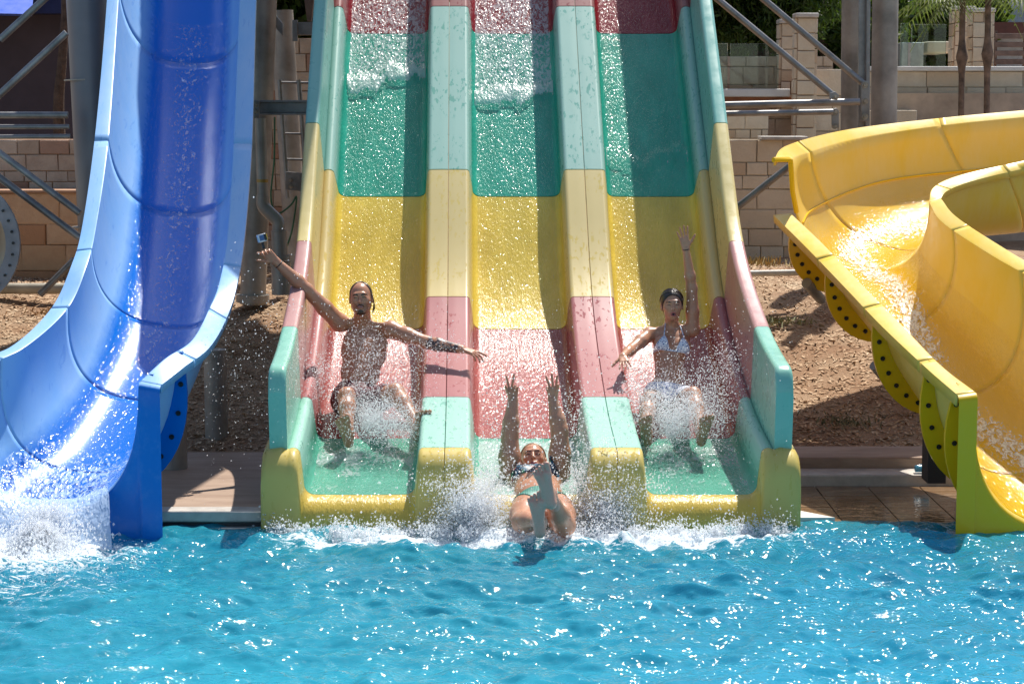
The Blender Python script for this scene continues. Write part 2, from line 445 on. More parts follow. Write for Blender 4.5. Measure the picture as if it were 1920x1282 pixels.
flange(BS[5], 5, 1, BLUE, M_blue, .12, 4, .35, .92, V3(.05, 1, .1) / np.linalg.norm(V3(.05, 1, .1)))
flange(BS[20], 20, 1, BLUE, M_blue, .15, 6, .25, .9, V3(.05, 1, .2) / np.linalg.norm(V3(.05, 1, .2)))
# ---- yellow
yst = [  # outer(left) rim out, in, floor, inner(right) rim in, out
    (pp(1795, 740, 11.85), pp(1830, 736, 11.85), pp(1985, 985, 11.9), pp(2200, 745, 11.85), pp(2235, 745, 11.85)),
    (pp(1735, 688, 12.3), pp(1763, 684, 12.3), pp(1925, 905, 12.35), pp(2095, 660, 12.3), pp(2125, 662, 12.3)),
    (pp(1652, 610, 12.95), pp(1684, 603, 12.95), pp(1840, 790, 13.05), pp(1978, 550, 12.9), pp(2012, 545, 12.9)),
    (pp(1590, 545, 13.5), pp(1620, 538, 13.5), pp(1770, 690, 13.6), pp(1858, 478, 13.5), pp(1890, 470, 13.5)),
    (pp(1513, 465, 14.3), pp(1543, 458, 14.3), pp(1668, 575, 14.4), pp(1768, 418, 14.15), pp(1795, 408, 14.15)),
    (pp(1450, 403, 14.95), pp(1482, 400, 14.95), pp(1612, 505, 15.1), pp(1742, 380, 14.55), pp(1764, 372, 14.6)),
    ]
ust = [  # the upper turn, with its higher back wall
    (pp(1450, 300, 14.75), pp(1482, 300, 14.85), pp(1612, 508, 15.1), pp(1742, 380, 14.55), pp(1764, 372, 14.6)),
    (pp(1478, 272, 15.4), pp(1503, 292, 15.4), pp(1640, 470, 15.5), pp(1750, 352, 14.75), pp(1776, 358, 14.75)),
    (pp(1590, 243, 16.3), pp(1605, 262, 16.2), pp(1745, 430, 15.9), pp(1792, 331, 14.95), pp(1815, 342, 14.9)),
    (pp(1760, 222, 16.8), pp(1765, 237, 16.7), pp(1880, 415, 16.1), pp(1880, 310, 15.1), pp(1890, 323, 15.05)),
    (pp(1920, 207, 17.1), pp(1922, 221, 17.0), pp(2040, 400, 16.3), pp(2010, 285, 15.3), pp(2015, 297, 15.25)),
    (pp(2180, 185, 17.5), pp(2180, 198, 17.4), pp(2260, 370, 16.7), pp(2240, 255, 15.8), pp(2240, 265, 15.75)),
    ]
YEL = empty('yellow_slide', tuple(P(1985, 985, 11.9)), 'wide curving yellow slide with bolted joints that bends down into the pool', 'water slide')
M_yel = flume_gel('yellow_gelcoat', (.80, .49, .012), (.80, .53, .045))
yc = flume_curves(yst, 14); YS = [u_section(*[c[i] for c in yc], e=2.4, drop=.07) for i in range(len(yc[0]))]
uc_ = flume_curves(ust, 14); US = [u_section(*[c[i] for c in uc_], e=2.6, drop=.05) for i in range(len(uc_[0]))]
jy = [0, 16, 35, 52, len(YS) - 1]
flume_parts(YS, jy, YEL, M_yel)
flume_parts(US, [0, 17, 42, len(US) - 1], YEL, M_yel)
curtain(YS[0], YEL, M_yel, 'end_panel')
fw = V3(-.12, 1, .22); fw /= np.linalg.norm(fw)
for i, nb in ((5, 5), (16, 7), (35, 8), (52, 8), (66, 8)):
    flange(YS[i], i, -1, YEL, M_yel, .165, nb, .22, .93, fw)
# upstand where the lower rim meets the higher back wall
g = US[0]; 
MB().path([g[1], g[2]+V3(0,0,0), g[3], g[5], g[7]], .02, 8).build('wall_edge', M_yel, YEL, True)
# rib along the back wall
rib = [US[i][8] * .5 + US[i][9] * .5 + V3(0, -.008, 0) for i in range(2, len(US))]
MB().path(rib, .008, 8).build('wall_rib', M_yel, YEL, True)
# inner wall outer-face flange with bolts (seen beyond the inner rim)
fw2 = V3(.6, .8, 0.1); fw2 /= np.linalg.norm(fw2)
# ================================================================== GROUND, DECK, POOL
def gz(x, y):
    base = np.interp(y, [13.9, 14.4, 18.0, 21.0, 60], [.06, .13, .86, 1.02, 1.3])
    return base + .035 * np.sin(x * 1.7 + y * .9) * np.clip((y - 14.5) / 2, 0, 1) + .02 * np.sin(x * 4.1 - y * 2.3) * np.clip((y - 14.5) / 2, 0, 1)
t = NT('mulch_ground'); c = t.coord()
n1 = t.noise(c, 1.2, 6, .65); n2 = t.noise(c, 45, 4, .7)
colm = t.mix(t.ramp(n1, .35, .68), (.34, .18, .09), (.58, .43, .28)); colm = t.mix(t.ramp(n2, .3, .75), t.mix(.6, colm, (.17, .08, .035)), colm)
t.p(Base_Color=colm, Roughness=.95, Normal=t.bump(n2, .8, .03)); M_ground = t.m
xs = np.concatenate([np.linspace(-600, -9, 8), np.linspace(-8, 8, 130), np.linspace(9, 600, 8)])
ys = np.concatenate([np.array([13.95, 14.05, 14.2]), np.linspace(14.4, 24, 90), np.linspace(26, 900, 12)])
X, Y = np.meshgrid(xs, ys); G = np.stack([X, Y, gz(X, Y)], -1)
tag(grid_mesh('mulch_ground', G, M_ground), kind='structure')
# wood chips: small splinters, nobody could count them
chips = []; NCH = 30000
cx = np.random.uniform(-6, 5.5, NCH); cyy = 14.3 + 6.2 * np.random.random(NCH) ** 1.2
cz = gz(cx, cyy) + .008; ang = np.random.uniform(0, 2 * math.pi, NCH); ln = np.random.uniform(.012, .034, NCH); wd = np.random.uniform(.003, .008, NCH); tilt = np.random.normal(0, .35, NCH)
dx = np.cos(ang); dy = np.sin(ang)
A = np.stack([dx * ln, dy * ln, np.sin(tilt) * ln], -1); B = np.stack([-dy * wd, dx * wd, np.random.normal(0, .4, NCH) * wd], -1); cc = np.stack([cx, cyy, cz], -1)
top = np.array([0, 0, .006])
V = np.stack([cc - A - B, cc + A - B, cc + A + B, cc - A + B, cc + top], 1)
Q = (np.arange(NCH) * 5)[:, None, None] + np.array([[0, 1, 4], [1, 2, 4], [2, 3, 4], [3, 0, 4]])[None]
t = NT('wood_chips'); n = t.noise(t.coord(), 30, 2, .5); n1 = t.noise(t.coord(), 1.2, 6, .65)
t.p(Base_Color=t.mix(t.ramp(n1, .35, .68), t.mix(t.ramp(n, .35, .65), (.24, .11, .05), (.58, .38, .22)), t.mix(t.ramp(n, .35, .65), (.46, .32, .19), (.80, .64, .45))), Roughness=.9)
tag(fastmesh('wood_chips', V.reshape(-1, 3), Q.reshape(-1, 3), t.m, None, False, 3), 'dry wood chips and bark mulch strewn over the bank', 'mulch', kind='stuff')
# deck
M_deck = simple('deck_concrete', (.50, .40, .31), .7, 0, .14, 5, .2, 40, .004)
t = NT('deck_boards'); c = t.coord((.6, 3, 3)); n = t.noise(c, 3, 6, .65, .5)
t.p(Base_Color=t.mix(t.ramp(n, .3, .72), (.27, .17, .115), (.46, .33, .24)), Roughness=.6, Normal=t.bump(n, .3, .004)); M_deckw = t.m
M_coping = simple('coping_stone', (.52, .48, .43), .55, 0, .15, 7, .2, 60)
M_dark = simple('dark_joint', (.03, .03, .035), .6, 0, .1, 5, 0)
M_white = simple('white_coping', (.74, .73, .70), .5, 0, .06, 5, .1)
mb = MB(); mb.box((-4.4, 12.17, -.9), (1.72, 14.25, .115)); tag(mb.build('deck', M_deckw, bevel=.01), kind='structure')
mb = MB(); mb.box((-300, 12.17, -.9), (-4.403, 14.25, .112)); tag(mb.build('deck_beyond', M_deckw), kind='structure')
mb = MB(); mb.box((-4.4, 12.02, .065), (1.72, 12.168, .135)); tag(mb.build('kerb', M_coping, bevel=.012), kind='structure')
mb = MB(); mb.box((-4.4, 12.05, .035), (1.70, 12.168, .064)); tag(mb.build('gutter_slot', M_dark), kind='structure')
mb = MB(); mb.box((-4.4, 12.0, -1.2), (1.72, 12.166, .034)); tag(mb.build('pool_edge', M_coping, bevel=.006), kind='structure')
# right side: back step, kerb, flooded ledge with tiles
mb = MB(); mb.box((1.723, 13.82, -.9), (300, 14.3, .15)); tag(mb.build('deck_step', M_deckw, bevel=.012), kind='structure')
mb = MB(); mb.box((1.723, 13.55, -.9), (12, 13.818, .075)); tag(mb.build('ledge_kerb', M_coping, bevel=.012), kind='structure')
t = NT('wet_tiles'); c = t.coord(); n = t.noise(t.coord((1, 2.5, 1)), 2.2, 5, .6, .6)
t.p(Base_Color=t.mix(t.ramp(n, .35, .65), (.16, .085, .035), (.30, .20, .12)), Roughness=.05,
    Normal=t.bump(t.noise(t.coord((1, 3, 1)), 7, 2, .6), .12, .02), Specular_IOR_Level=.8); M_wet = t.m
LEDGE = empty('flooded_ledge', (3, 12.8, 0)); tag(LEDGE, kind='structure')
tw = .36
for i in range(9):
    for j in range(4):
        x0 = 1.73 + i * tw; y0 = 12.08 + j * .366
        mb = MB(); mb.box((x0 + .004, y0 + .004, -.06), (x0 + tw - .004, y0 + .362, -.002 + random.uniform(0, .003)))
        mb.build('tile', M_wet, LEDGE)
mb = MB(); mb.box((1.72, 12.075, -1.0), (5.0, 13.56, -.02)); mb.build('ledge_base', M_dark, LEDGE)
mb = MB()
mb.add([(1.70, 12.6, .05), (2.02, 12.24, .05), (1.70, 12.24, .05), (1.70, 12.6, -.02), (2.02, 12.24, -.02), (1.70, 12.24, -.02)], [(0, 2, 1), (0, 1, 4, 3), (1, 2, 5, 4), (2, 0, 3, 5)])
tag(mb.build('corner_slab', M_white), kind='structure')
# crumpled blue cup on the kerb
cupm = NT('blue_plastic_cup'); cupm.p(Base_Color=(.12, .42, .62), Roughness=.15, Transmission_Weight=.4)
cu = P(1728, 888, 13.62)
CUP = empty('plastic_cup', (cu.x, cu.y, .077), 'crumpled blue plastic cup lying on the kerb beside the yellow slide', 'cup')
mb = MB(); q = []
for k, (dx_, r) in enumerate(((-.05, .018), (-.045, .027), (-.01, .03), (.025, .033), (.05, .036))):
    for a in range(14):
        th = a / 14 * 2 * math.pi; rr = r * (1 + .18 * math.sin(3 * th + k * 1.7)); q.append((cu.x + dx_, cu.y + rr * math.cos(th), .077 + .03 + rr * .85 * math.sin(th)))
mb.add(q, [(k * 14 + a, k * 14 + (a + 1) % 14, (k + 1) * 14 + (a + 1) % 14, (k + 1) * 14 + a) for k in range(4) for a in range(14)] + [tuple(range(14))])
mb.build('cup_body', cupm.m, CUP, True)
mb = MB(); mb.path([(cu.x + .05, cu.y + .036 * math.cos(a), .107 + .031 * math.sin(a)) for a in np.linspace(0, 6.28, 16)], .003, 6); mb.build('cup_rim', M_white, CUP, True)
# pool shell
t = NT('pool_lining'); n = t.noise(t.coord((.8, 1.5, 1)), 2.2, 5, .6, .8); n2 = t.noise(t.coord((1, 1.8, 1)), 7, 4, .6, 1.0); px_ = t.new('ShaderNodeSeparateXYZ'); t.l.new(t.coord(), px_.inputs[0])
cA = t.mix(t.ramp(n, .3, .7), (.04, .44, .60), (.15, .76, .86)); cA = t.mix(t.math('MULTIPLY', t.ramp(n2, .4, .7), .3), cA, (.30, .92, .97))
t.p(Base_Color=t.mix(t.math('MULTIPLY', t.ramp(px_.outputs[0], .1, 1.0), .6), cA, t.mix(t.ramp(n, .3, .7), (.02, .34, .72), (.03, .60, .92))), Roughness=.6)
mb = MB(); mb.box((-40, -12, -1.1), (40, 12.0, -.6)); tag(mb.build('pool_floor', t.m), kind='structure')
mb = MB(); mb.box((-40, 11.985, -1.1), (40, 11.999, -.035)); tag(mb.build('pool_wall', t.m), kind='structure')
mb = MB(); mb.box((-300, -300, -1.5), (300, -12.0, .12)); tag(mb.build('far_deck', M_deck), kind='structure')
# water surface: real waves
def wave(X, Y, seed=3):
    rng = np.random.RandomState(seed); Z = np.zeros_like(X)
    xw = X + .10 * np.sin(Y * 2.3 + 1) + .06 * np.sin(Y * 5.1 + X * 2); yw = Y + .10 * np.sin(X * 1.9) + .06 * np.sin(X * 4.7 + Y * 1.3)
    for k in range(80):
        L = .09 * (16 ** rng.random()); 
        a = rng.normal(-1.65, .7) if k % 3 else rng.uniform(0, 6.28)
        amp = .0118 * L ** .95 * min(1, (L / .3) ** .12) * rng.uniform(.4, 1.3)
        ph = (xw * math.cos(a) + yw * math.sin(a)) * 2 * math.pi / L + rng.uniform(0, 6.28)
        env = .65 + .5 * np.sin(X * rng.uniform(.4, 2) + Y * rng.uniform(.4, 2) + rng.uniform(0, 6))
        s = np.sin(ph); Z += amp * env * (1 - 2 * np.abs(s) ** 1.0 * .55 + .45 * s)
    return Z
def xspace(a, b, st): return np.arange(a, b, st)
xs = np.concatenate([-np.geomspace(300, 4.2, 22), xspace(-4.0, 4.0, .0125), np.geomspace(4.2, 300, 22)])
ys = np.concatenate([np.linspace(-12, 7, 24), xspace(7.1, 12.4, .0135), np.array([12.45])])
X, Y = np.meshgrid(xs, ys); Z = wave(X, Y) 
churn = np.exp(-((X + 2.9) / .75) ** 2 - ((Y - 11.3) / .5) ** 2) + .75 * np.exp(-((X - .2) / 1.6) ** 4 - ((Y - 11.55) / .3) ** 2)
rng = np.random.RandomState(5); rough = np.zeros_like(X)
for k in range(30):
    L = rng.uniform(.05, .3); a = rng.uniform(0, 6.28); rough += np.sin((X * math.cos(a) + Y * math.sin(a)) * 6.28 / L + rng.uniform(0, 6)) * .12 * L
Z = Z * np.where((np.abs(X) < 4.1) & (Y > 7), 1, .6) + churn * (rough * .22 + .015)
Z *= np.clip((12.5 - Y) / .4, .25, 1); Z -= .028
t = NT('pool_water'); c = t.coord(); geo = t.new('ShaderNodeNewGeometry')
lat = t.noise(t.coord((.8, 1.6, 1)), 2.6, 6, .62, 1.0); lat2 = t.noise(t.coord((1, 2.2, 1)), 9, 4, .6, .8)
colw = t.mix(t.ramp(lat, .30, .70), (.004, .12, .25), (.03, .36, .50))
colw = t.mix(t.math('MULTIPLY', t.ramp(lat2, .52, .75), .35), colw, (.10, .46, .58))
sepx = t.new('ShaderNodeSeparateXYZ'); t.l.new(c, sepx.inputs[0])
colw = t.mix(t.math('MULTIPLY', t.ramp(t.math('MULTIPLY_ADD', sepx.outputs[0], .25, .1), .1, .9), .7), colw, t.mix(t.ramp(lat, .3, .7), (.0, .12, .30), (.01, .24, .45)))
foam = t.attr('foam')
fn = t.noise(t.coord((1, 1.8, 1)), 14, 7, .72, 1.2)
fmask = t.ramp(t.math('ADD', fn, t.math('MULTIPLY_ADD', foam, .62, -.30)), .52, .62)
colw = t.mix(fmask, colw, (.82, .9, .93))
t.p(Base_Color=(.84, .91, .94), Roughness=.4)
bn = t.noise(t.coord((1, 1.7, 1)), 23, 1.2, .5, .4); patch = t.ramp(t.noise(t.coord((.7, 1.3, 1)), 2.4, 3, .6), .35, .7)
nw = t.bump(bn, t.math('MULTIPLY_ADD', patch, .55, .2), .022)
t.p(Normal=t.bump(fn, .6, .03))
trn = t.new('ShaderNodeBsdfTransparent'); trn.inputs[0].default_value = (.55, .93, 1, 1)
rf = t.new('ShaderNodeBsdfRefraction'); rf.inputs['Color'].default_value = (.55, .93, 1, 1); rf.inputs['IOR'].default_value = 1.33; rf.inputs['Roughness'].default_value = 0.0; t.l.new(nw, rf.inputs['Normal'])
body = t.new('ShaderNodeMixShader'); body.inputs[0].default_value = .45; t.l.new(trn.outputs[0], body.inputs[1]); t.l.new(rf.outputs[0], body.inputs[2])
milk = t.new('ShaderNodeBsdfDiffuse'); t.l.new(t.mix(.5, colw, (.05, .50, .65)), milk.inputs[0]); bod2 = t.new('ShaderNodeMixShader'); bod2.inputs[0].default_value = .5; t.l.new(body.outputs[0], bod2.inputs[1]); t.l.new(milk.outputs[0], bod2.inputs[2])
gls = t.new('ShaderNodeBsdfGlossy'); gls.inputs['Roughness'].default_value = .055; t.l.new(nw, gls.inputs['Normal'])
lw = t.new('ShaderNodeLayerWeight'); t.l.new(nw, lw.inputs['Normal'])
fr = t.math('MINIMUM', t.math('MULTIPLY_ADD', t.math('POWER', lw.outputs['Facing'], 5.0), .75, .03), .6)
sf = t.new('ShaderNodeMixShader'); t.l.new(fr, sf.inputs[0]); t.l.new(bod2.outputs[0], sf.inputs[1]); t.l.new(gls.outputs[0], sf.inputs[2])
ff = t.new('ShaderNodeMixShader'); t.l.new(fmask, ff.inputs[0]); t.l.new(sf.outputs[0], ff.inputs[1]); t.l.new(t.b.outputs[0], ff.inputs[2]); t.l.new(ff.outputs[0], t.out.inputs[0])
M_water = t.m
foam_a = np.clip(np.exp(-((X + 2.95) / .85) ** 2 - ((Y - 11.35) / .45) ** 2) * 1.0 + .72 * np.exp(-((X - .15) / 1.7) ** 6 - ((Y - 11.62) / .2) ** 2)
                 + .45 * np.exp(-((X + 2.6) / 1.0) ** 2 - ((Y - 10.4) / .6) ** 2) + .35 * np.exp(-((X - .3) / 1.5) ** 2 - ((Y - 11.2) / .5) ** 2), 0, 1.1)
R_, C_ = X.shape
i = np.arange(R_ - 1)[:, None] * C_ + np.arange(C_ - 1)[None, :]
Q = np.stack([i, i + 1, i + C_ + 1, i + C_], -1).reshape(-1, 4)
tag(fastmesh('pool_water', np.stack([X, Y, Z], -1).reshape(-1, 3), Q, M_water, None, True, 4, {'foam': foam_a.ravel()}), kind='structure')

# ================================================================== STEEL FRAMES
def zline(a, b, r, name, m, parent, n=20, smooth=True):
    return MB().tube(a, b, r, n=n).build(name, m, parent, smooth)
def bolt_at(p, parent, r=.02): 
    mb = MB(); bolt_mb(mb, p, (0, -1, 0), r); return mb.build('bolt', M_boltl, parent, True)
M_boltl = simple('zinc_bolt', (.34, .30, .24), .4, .6, .2, 30, 0)
def plate(pts, D, th, name, m, parent):
    """a flat plate with a pixel outline at distance D"""
    q = [P(x, y, D) for x, y in pts]; n = len(q)
    v = q + [p + Vector((0, th, 0)) for p in q]
    f = [tuple(range(n))[::-1], tuple(range(n, 2 * n))] + [(i, (i + 1) % n, n + (i + 1) % n, n + i) for i in range(n)]
    return MB().add(v, f).build(name, m, parent, bevel=.003)
# left tower
T1 = empty('steel_column', tuple(P(160, 560, 17.5)), 'thick leaning grey steel column left of the blue slide', 'column')
a = P(150, -260, 17.4); b = P(196, 640, 17.4)
zline(a, b, .178, 'shaft', simple('blue_grey_steel', (.17, .18, .21), .4, .35, .06, 2, .05), T1, 40)
for y in (150, 425): 
    pa = P(*(152 + (y) * .052, y), 17.4); d = (b - a).normalized(); MB().tube(pa - d * .006, pa + d * .006, .181, n=40).build('weld_ring', steelp, T1, True)
BR = [((0, 75), (95, -12), .030, 16.6), ((-5, 182), (125, 62), .030, 16.6), ((-5, 216), (128, 216), .028, 16.9), ((-5, 238), (130, 238), .020, 16.9), ((-5, 257), (132, 256), .020, 16.9),
      ((-5, 284), (150, 400), .030, 16.5), ((-5, 330), (150, 446), .030, 16.5), ((75, 552), (140, 487), .030, 16.8)]
lab = ['uppermost steel brace rising to the thick column at top left', 'second steel brace rising to the thick column at left', 'top horizontal steel rail left of the thick column', 'middle horizontal steel rail left of the thick column', 'lowest thin horizontal rail left of the thick column',
       'upper steel brace falling towards the thick column', 'lower steel brace falling towards the thick column', 'short steel strut rising from the ground pipe at left']
for (p, q, r, D), l in zip(BR, lab):
    A_ = P(*p, D); B_ = P(*q, D); d = (A_ - B_).normalized()
    if p[0] < 0: A_ = A_ + d * 1.2
    o = MB().tube(A_, B_, r, n=20).build('steel_brace', steel, None, True); tag(o, l, 'brace', 'steel braces at the left tower')
o = MB().tube(P(-200, 541, 17.9), P(128, 541, 17.9), .05, n=20).build('ground_pipe', simple('beige_pipe', (.42, .38, .30), .5), None, True); tag(o, 'beige plastic pipe lying along the foot of the left stone wall', 'pipe')
# grey flume with perforated flange cut by the left edge
FL = empty('grey_flume', tuple(P(-10, 560, 16.2)), 'grey and cream flume with a perforated flange cut off by the left frame edge', 'water slide')
mb = MB(); n = 40
c0 = P(-62, 455, 16.2); rr = .44
for nm, r0, r1, y0, y1, m in (('flume_body', rr * .80, rr * .80, -.02, 1.6, simple('cream_gelcoat', (.42, .40, .32), .4)), ('flange_ring', rr * .74, rr, -.04, 0, simple('grey_gelcoat', (.30, .31, .33), .4))):
    v = []; f = []
    for k in range(n):
        a = 2 * math.pi * k / n; ca, sa = math.cos(a), math.sin(a)
        for (r, y) in ((r0, y0), (r1 + (.0 if nm == 'flange_ring' else .01), y0), (r1 + (.0 if nm == 'flange_ring' else .01), y1), (r0, y1)): v.append((c0.x + r * ca - .45 * max(0, y), c0.y + y, c0.z + r * sa * 1.15))
    for k in range(n):
        for j in range(4): f.append((k * 4 + j, k * 4 + (j + 1) % 4, ((k + 1) % n) * 4 + (j + 1) % 4, ((k + 1) % n) * 4 + j))
    fo = MB().add(v, f).build(nm, m, FL, True)
for k in range(10):
    a = math.radians(-60 + k * 12); q = c0 + Vector((rr * .88 * math.cos(a), -.055, rr * .88 * 1.15 * math.sin(a)))
    mb = MB().tube(q, q + Vector((0, .02, 0)), .011, n=10); mb.build('bolt', M_bolt, fo, True)
zline((c0.x - .1, 16.8, 0), (c0.x - .1, 16.8, c0.z - .3), .06, 'support_leg', steelp, FL)
# middle tower between the blue and striped slides
T2 = empty('steel_column', tuple(P(475, 555, 17.8)), 'grey steel column close behind the right edge of the blue slide', 'column')
zline(P(474, 570, 17.8), P(500, -150, 17.8), .115, 'shaft', steelp, T2, 30)
MB().tube(P(474, 566, 17.8), P(474, 552, 17.8), .15, n=24).build('base_plate', steelp, T2, True)
T3 = empty('steel_column', tuple(P(535, 545, 19.5)), 'rear grey steel column beside the striped slide', 'column')
zline(P(560, 560, 19.5), P(528, 20, 19.5), .11, 'shaft', steelp, T3, 30)
BM = empty('steel_beam', tuple(P(530, 202, 17.2)), 'horizontal steel beam bolted across to the striped slide', 'beam')
plate([(478, 188), (600, 188), (600, 192), (478, 192)], 17.2, .12, 'top_flange', steel, BM)
plate([(478, 192), (600, 192), (600, 212), (478, 212)], 17.25, .02, 'web', steel, BM)
plate([(478, 212), (600, 212), (600, 216), (478, 216)], 17.2, .12, 'bottom_flange', steel, BM)
ep = plate([(472, 188), (486, 188), (486, 228), (472, 228)], 17.15, .02, 'end_plate', steel, BM)
for y in (197, 209, 221): bolt_at(P(479, y, 17.14), ep, .016)
BM2 = empty('steel_beam', tuple(P(540, 60, 18.5)), 'upper steel beam ending at a bracket at the top beside the striped slide', 'beam')
plate([(555, 42), (600, 42), (600, 66), (555, 66)], 18.5, .1, 'web', steel, BM2)
plate([(548, 38), (558, 38), (558, 78), (548, 78)], 18.45, .03, 'end_plate', steel, BM2)
o = plate([(503, 12), (530, 45), (530, 68), (503, 36)], 17.9, .05, 'steel_brace', steel, None); tag(o, 'flat sloping steel brace at the top behind the blue slide', 'brace', 'steel braces of the middle tower')
o = plate([(568, -20), (590, -20), (584, 40), (576, 40)], 18.2, .06, 'steel_hanger', simple('rust_steel', (.22, .15, .11), .6), None); tag(o, 'rusty steel hanger at the top left of the striped slide', 'bracket')
# vertical ladder frame
LD = empty('ladder_frame', tuple(P(550, 370, 18.6)), 'grey steel ladder frame standing between the columns left of the striped slide', 'ladder')
zline(P(540, 372, 18.6), P(524, 150, 18.6), .022, 'rail', steel, LD, 8); zline(P(578, 372, 18.6), P(560, 150, 18.6), .022, 'rail', steel, LD, 8); zline(P(596, 300, 18.6), P(585, 150, 18.6), .018, 'rail', steel, LD, 8)
for k in range(5):
    y = 155 + k * 48; zline(P(524 + 16 * (y - 150) / 222, y, 18.6), P(585 + 6 * (y - 150) / 222, y + 1, 18.6), .012, 'rung', steel, LD, 8)
plate([(535, 322), (590, 326), (590, 362), (535, 356)], 18.5, .05, 'foot_bracket', steel, LD)
for q in ((545, 338), (545, 350), (575, 342), (575, 354)): bolt_at(P(*q, 18.49), LD.children[-1], .014)
# downpipe
M_pipe = simple('grey_pipe', (.33, .30, .27), .35, .1, .15, 4, .05)
DP = empty('drain_pipe', tuple(P(525, 500, 17.0)), 'grey drain pipe with an elbow and flanged foot left of the striped slide', 'pipe')
zline(P(488, 222, 17.0), P(493, 372, 17.0), .048, 'upper_pipe', M_pipe, DP, 24)
MB().tube(P(492, 336, 17.0), P(492, 342, 17.0), .05, n=24).build('clamp_ring', simple('brass_band', (.35, .22, .06), .4, .4), DP, True)
MB().path(crom([tuple(P(493, 366, 17)), tuple(P(494, 386, 17)), tuple(P(508, 402, 17)), tuple(P(521, 416, 17)), tuple(P(523, 436, 17))], 5), .056, 20).build('elbow', M_pipe, DP, True)
zline(P(523, 432, 17.0), P(525, 482, 17.0), .068, 'sleeve', M_pipe, DP, 24)
zline(P(525, 480, 17.0), P(526, 488, 17.0), .09, 'pipe_flange', M_pipe, DP, 24); zline(P(526, 491, 17.0), P(526, 498, 17.0), .09, 'pipe_flange', M_pipe, DP, 24)
zline(P(527, 496, 17.0), P(528, 552, 17.0), .085, 'foot', M_pipe, DP, 24)
o = MB().path(crom([tuple(P(x, y, 17.3)) for x, y in ((515, 220), (514, 300), (508, 370), (520, 400), (545, 385), (556, 370), (548, 430), (535, 470))], 6), .008, 8).build('green_hose', simple('green_rubber', (.05, .16, .07), .5), None, True)
tag(o, 'thin green hose hanging in a loop beside the drain pipe', 'hose')
for x, y0, y1, D, l in ((404, 690, 655, 14.6, 'short round steel foot under the blue slide'), (328, 850, 780, 13.6, 'dark steel foot under the mouth of the blue slide')):
    a = P(x, y0, D); o = MB().tube((a.x, D, .05), (a.x, D, P(x, y1, D).z), .085, n=24).build('support_post', steelp, None, True); tag(o, l, 'post')
# right tower
T4 = empty('steel_column', tuple(P(1655, 300, 19)), 'thick grey steel column, right one of the pair behind the yellow slide', 'column', None)
zline(P(1653, 560, 19), P(1662, -160, 19), .122, 'shaft', steelp, T4, 40)
T5 = empty('steel_column', tuple(P(1598, 300, 19.6)), 'left one of the pair of thick steel columns behind the yellow slide', 'column', None)
zline(P(1597, 560, 19.6), P(1604, -160, 19.6), .125, 'shaft', steelp, T5, 40)
T6 = empty('steel_channel', tuple(P(1620, 300, 18.6)), 'narrow steel channel post between the two thick columns', 'post')
plate([(1611, -150), (1626, -150), (1622, 520), (1608, 520)], 18.6, .05, 'web', steel, T6)
plate([(1626, -150), (1633, -150), (1629, 520), (1622, 520)], 18.52, .12, 'flange', steel, T6)
BP = empty('bracket_plate', tuple(P(1620, 190, 18.4)), 'bolted bracket plate on the channel post where the braces meet', 'bracket')
pl = plate([(1617, 152), (1630, 152), (1630, 228), (1615, 228), (1615, 160)], 18.4, .03, 'gusset', steel, BP)
for y in (160, 190, 219): bolt_at(P(1622, y, 18.38), pl, .02)
BP2 = empty('bracket_plate', tuple(P(1567, 200, 18.1)), 'smaller bolted bracket plate at the lower end of the left brace', 'bracket')
pl = plate([(1559, 204), (1568, 203), (1573, 208), (1573, 240), (1560, 240)], 18.1, .03, 'gusset', steel, BP2)
for q in ((1566, 211), (1565, 237)): bolt_at(P(*q, 18.08), pl, .018)
pl = plate([(1555, 175), (1566, 172), (1574, 180), (1570, 188), (1556, 186)], 18.1, .03, 'gusset', steel, BP2); bolt_at(P(1567, 183, 18.08), pl, .016)
RB = [((1342, -4), (1566, 182), .030, 18.2, 'left one of two parallel steel braces falling to the right tower'), ((1428, -4), (1620, 158), .030, 18.5, 'right one of two parallel steel braces falling to the right tower'),
      ((1335, 198), (1612, 191), .032, 18.3, 'upper horizontal steel rail from the striped slide to the right tower'), ((1335, 214), (1562, 210), .026, 18.0, 'lower horizontal steel rail from the striped slide to the right tower'),
      ((1368, 400), (1480, 312), .030, 17.0, 'short rising steel brace in front of the stone wall left of the yellow slide')]
for p, q, r, D, l in RB:
    A_ = P(*p, D); B_ = P(*q, D)
    if p[1] < 0: A_ = A_ + (A_ - B_).normalized() * 1.5
    if p[0] < 1340 and p[1] > 0: A_ = A_ + (A_ - B_).normalized() * .6
    o = MB().tube(A_, B_, r, n=20).build('steel_brace', steel, None, True); tag(o, l, 'brace', 'steel braces at the right tower')
o = MB().tube(P(1392, 513, 17.6), P(1500, 511, 17.6), .028, n=16).build('ground_pipe', simple('pale_pipe', (.62, .58, .52), .5), None, True); tag(o, 'pale pipe lying on the mulch right of the striped slide', 'pipe')
for a, b, D, l in (((1512, 530), (1540, 562), 14.9, 'upper dark steel strut under the yellow slide'), ((1640, 684), (1690, 742), 13.5, 'lower dark steel strut under the yellow slide')):
    o = MB().tube(P(*a, D), P(*b, D + .2), .04, n=16).build('steel_strut', steelp, None, True); tag(o, l, 'strut', 'struts under the yellow slide')
a = P(1752, 835, 13.1); o = MB().box((a.x - .06, 13.0, .12), (a.x + .06, 13.2, .5)).build('support_post', M_dark, None); tag(o, 'dark post below the lower end of the yellow slide', 'post')
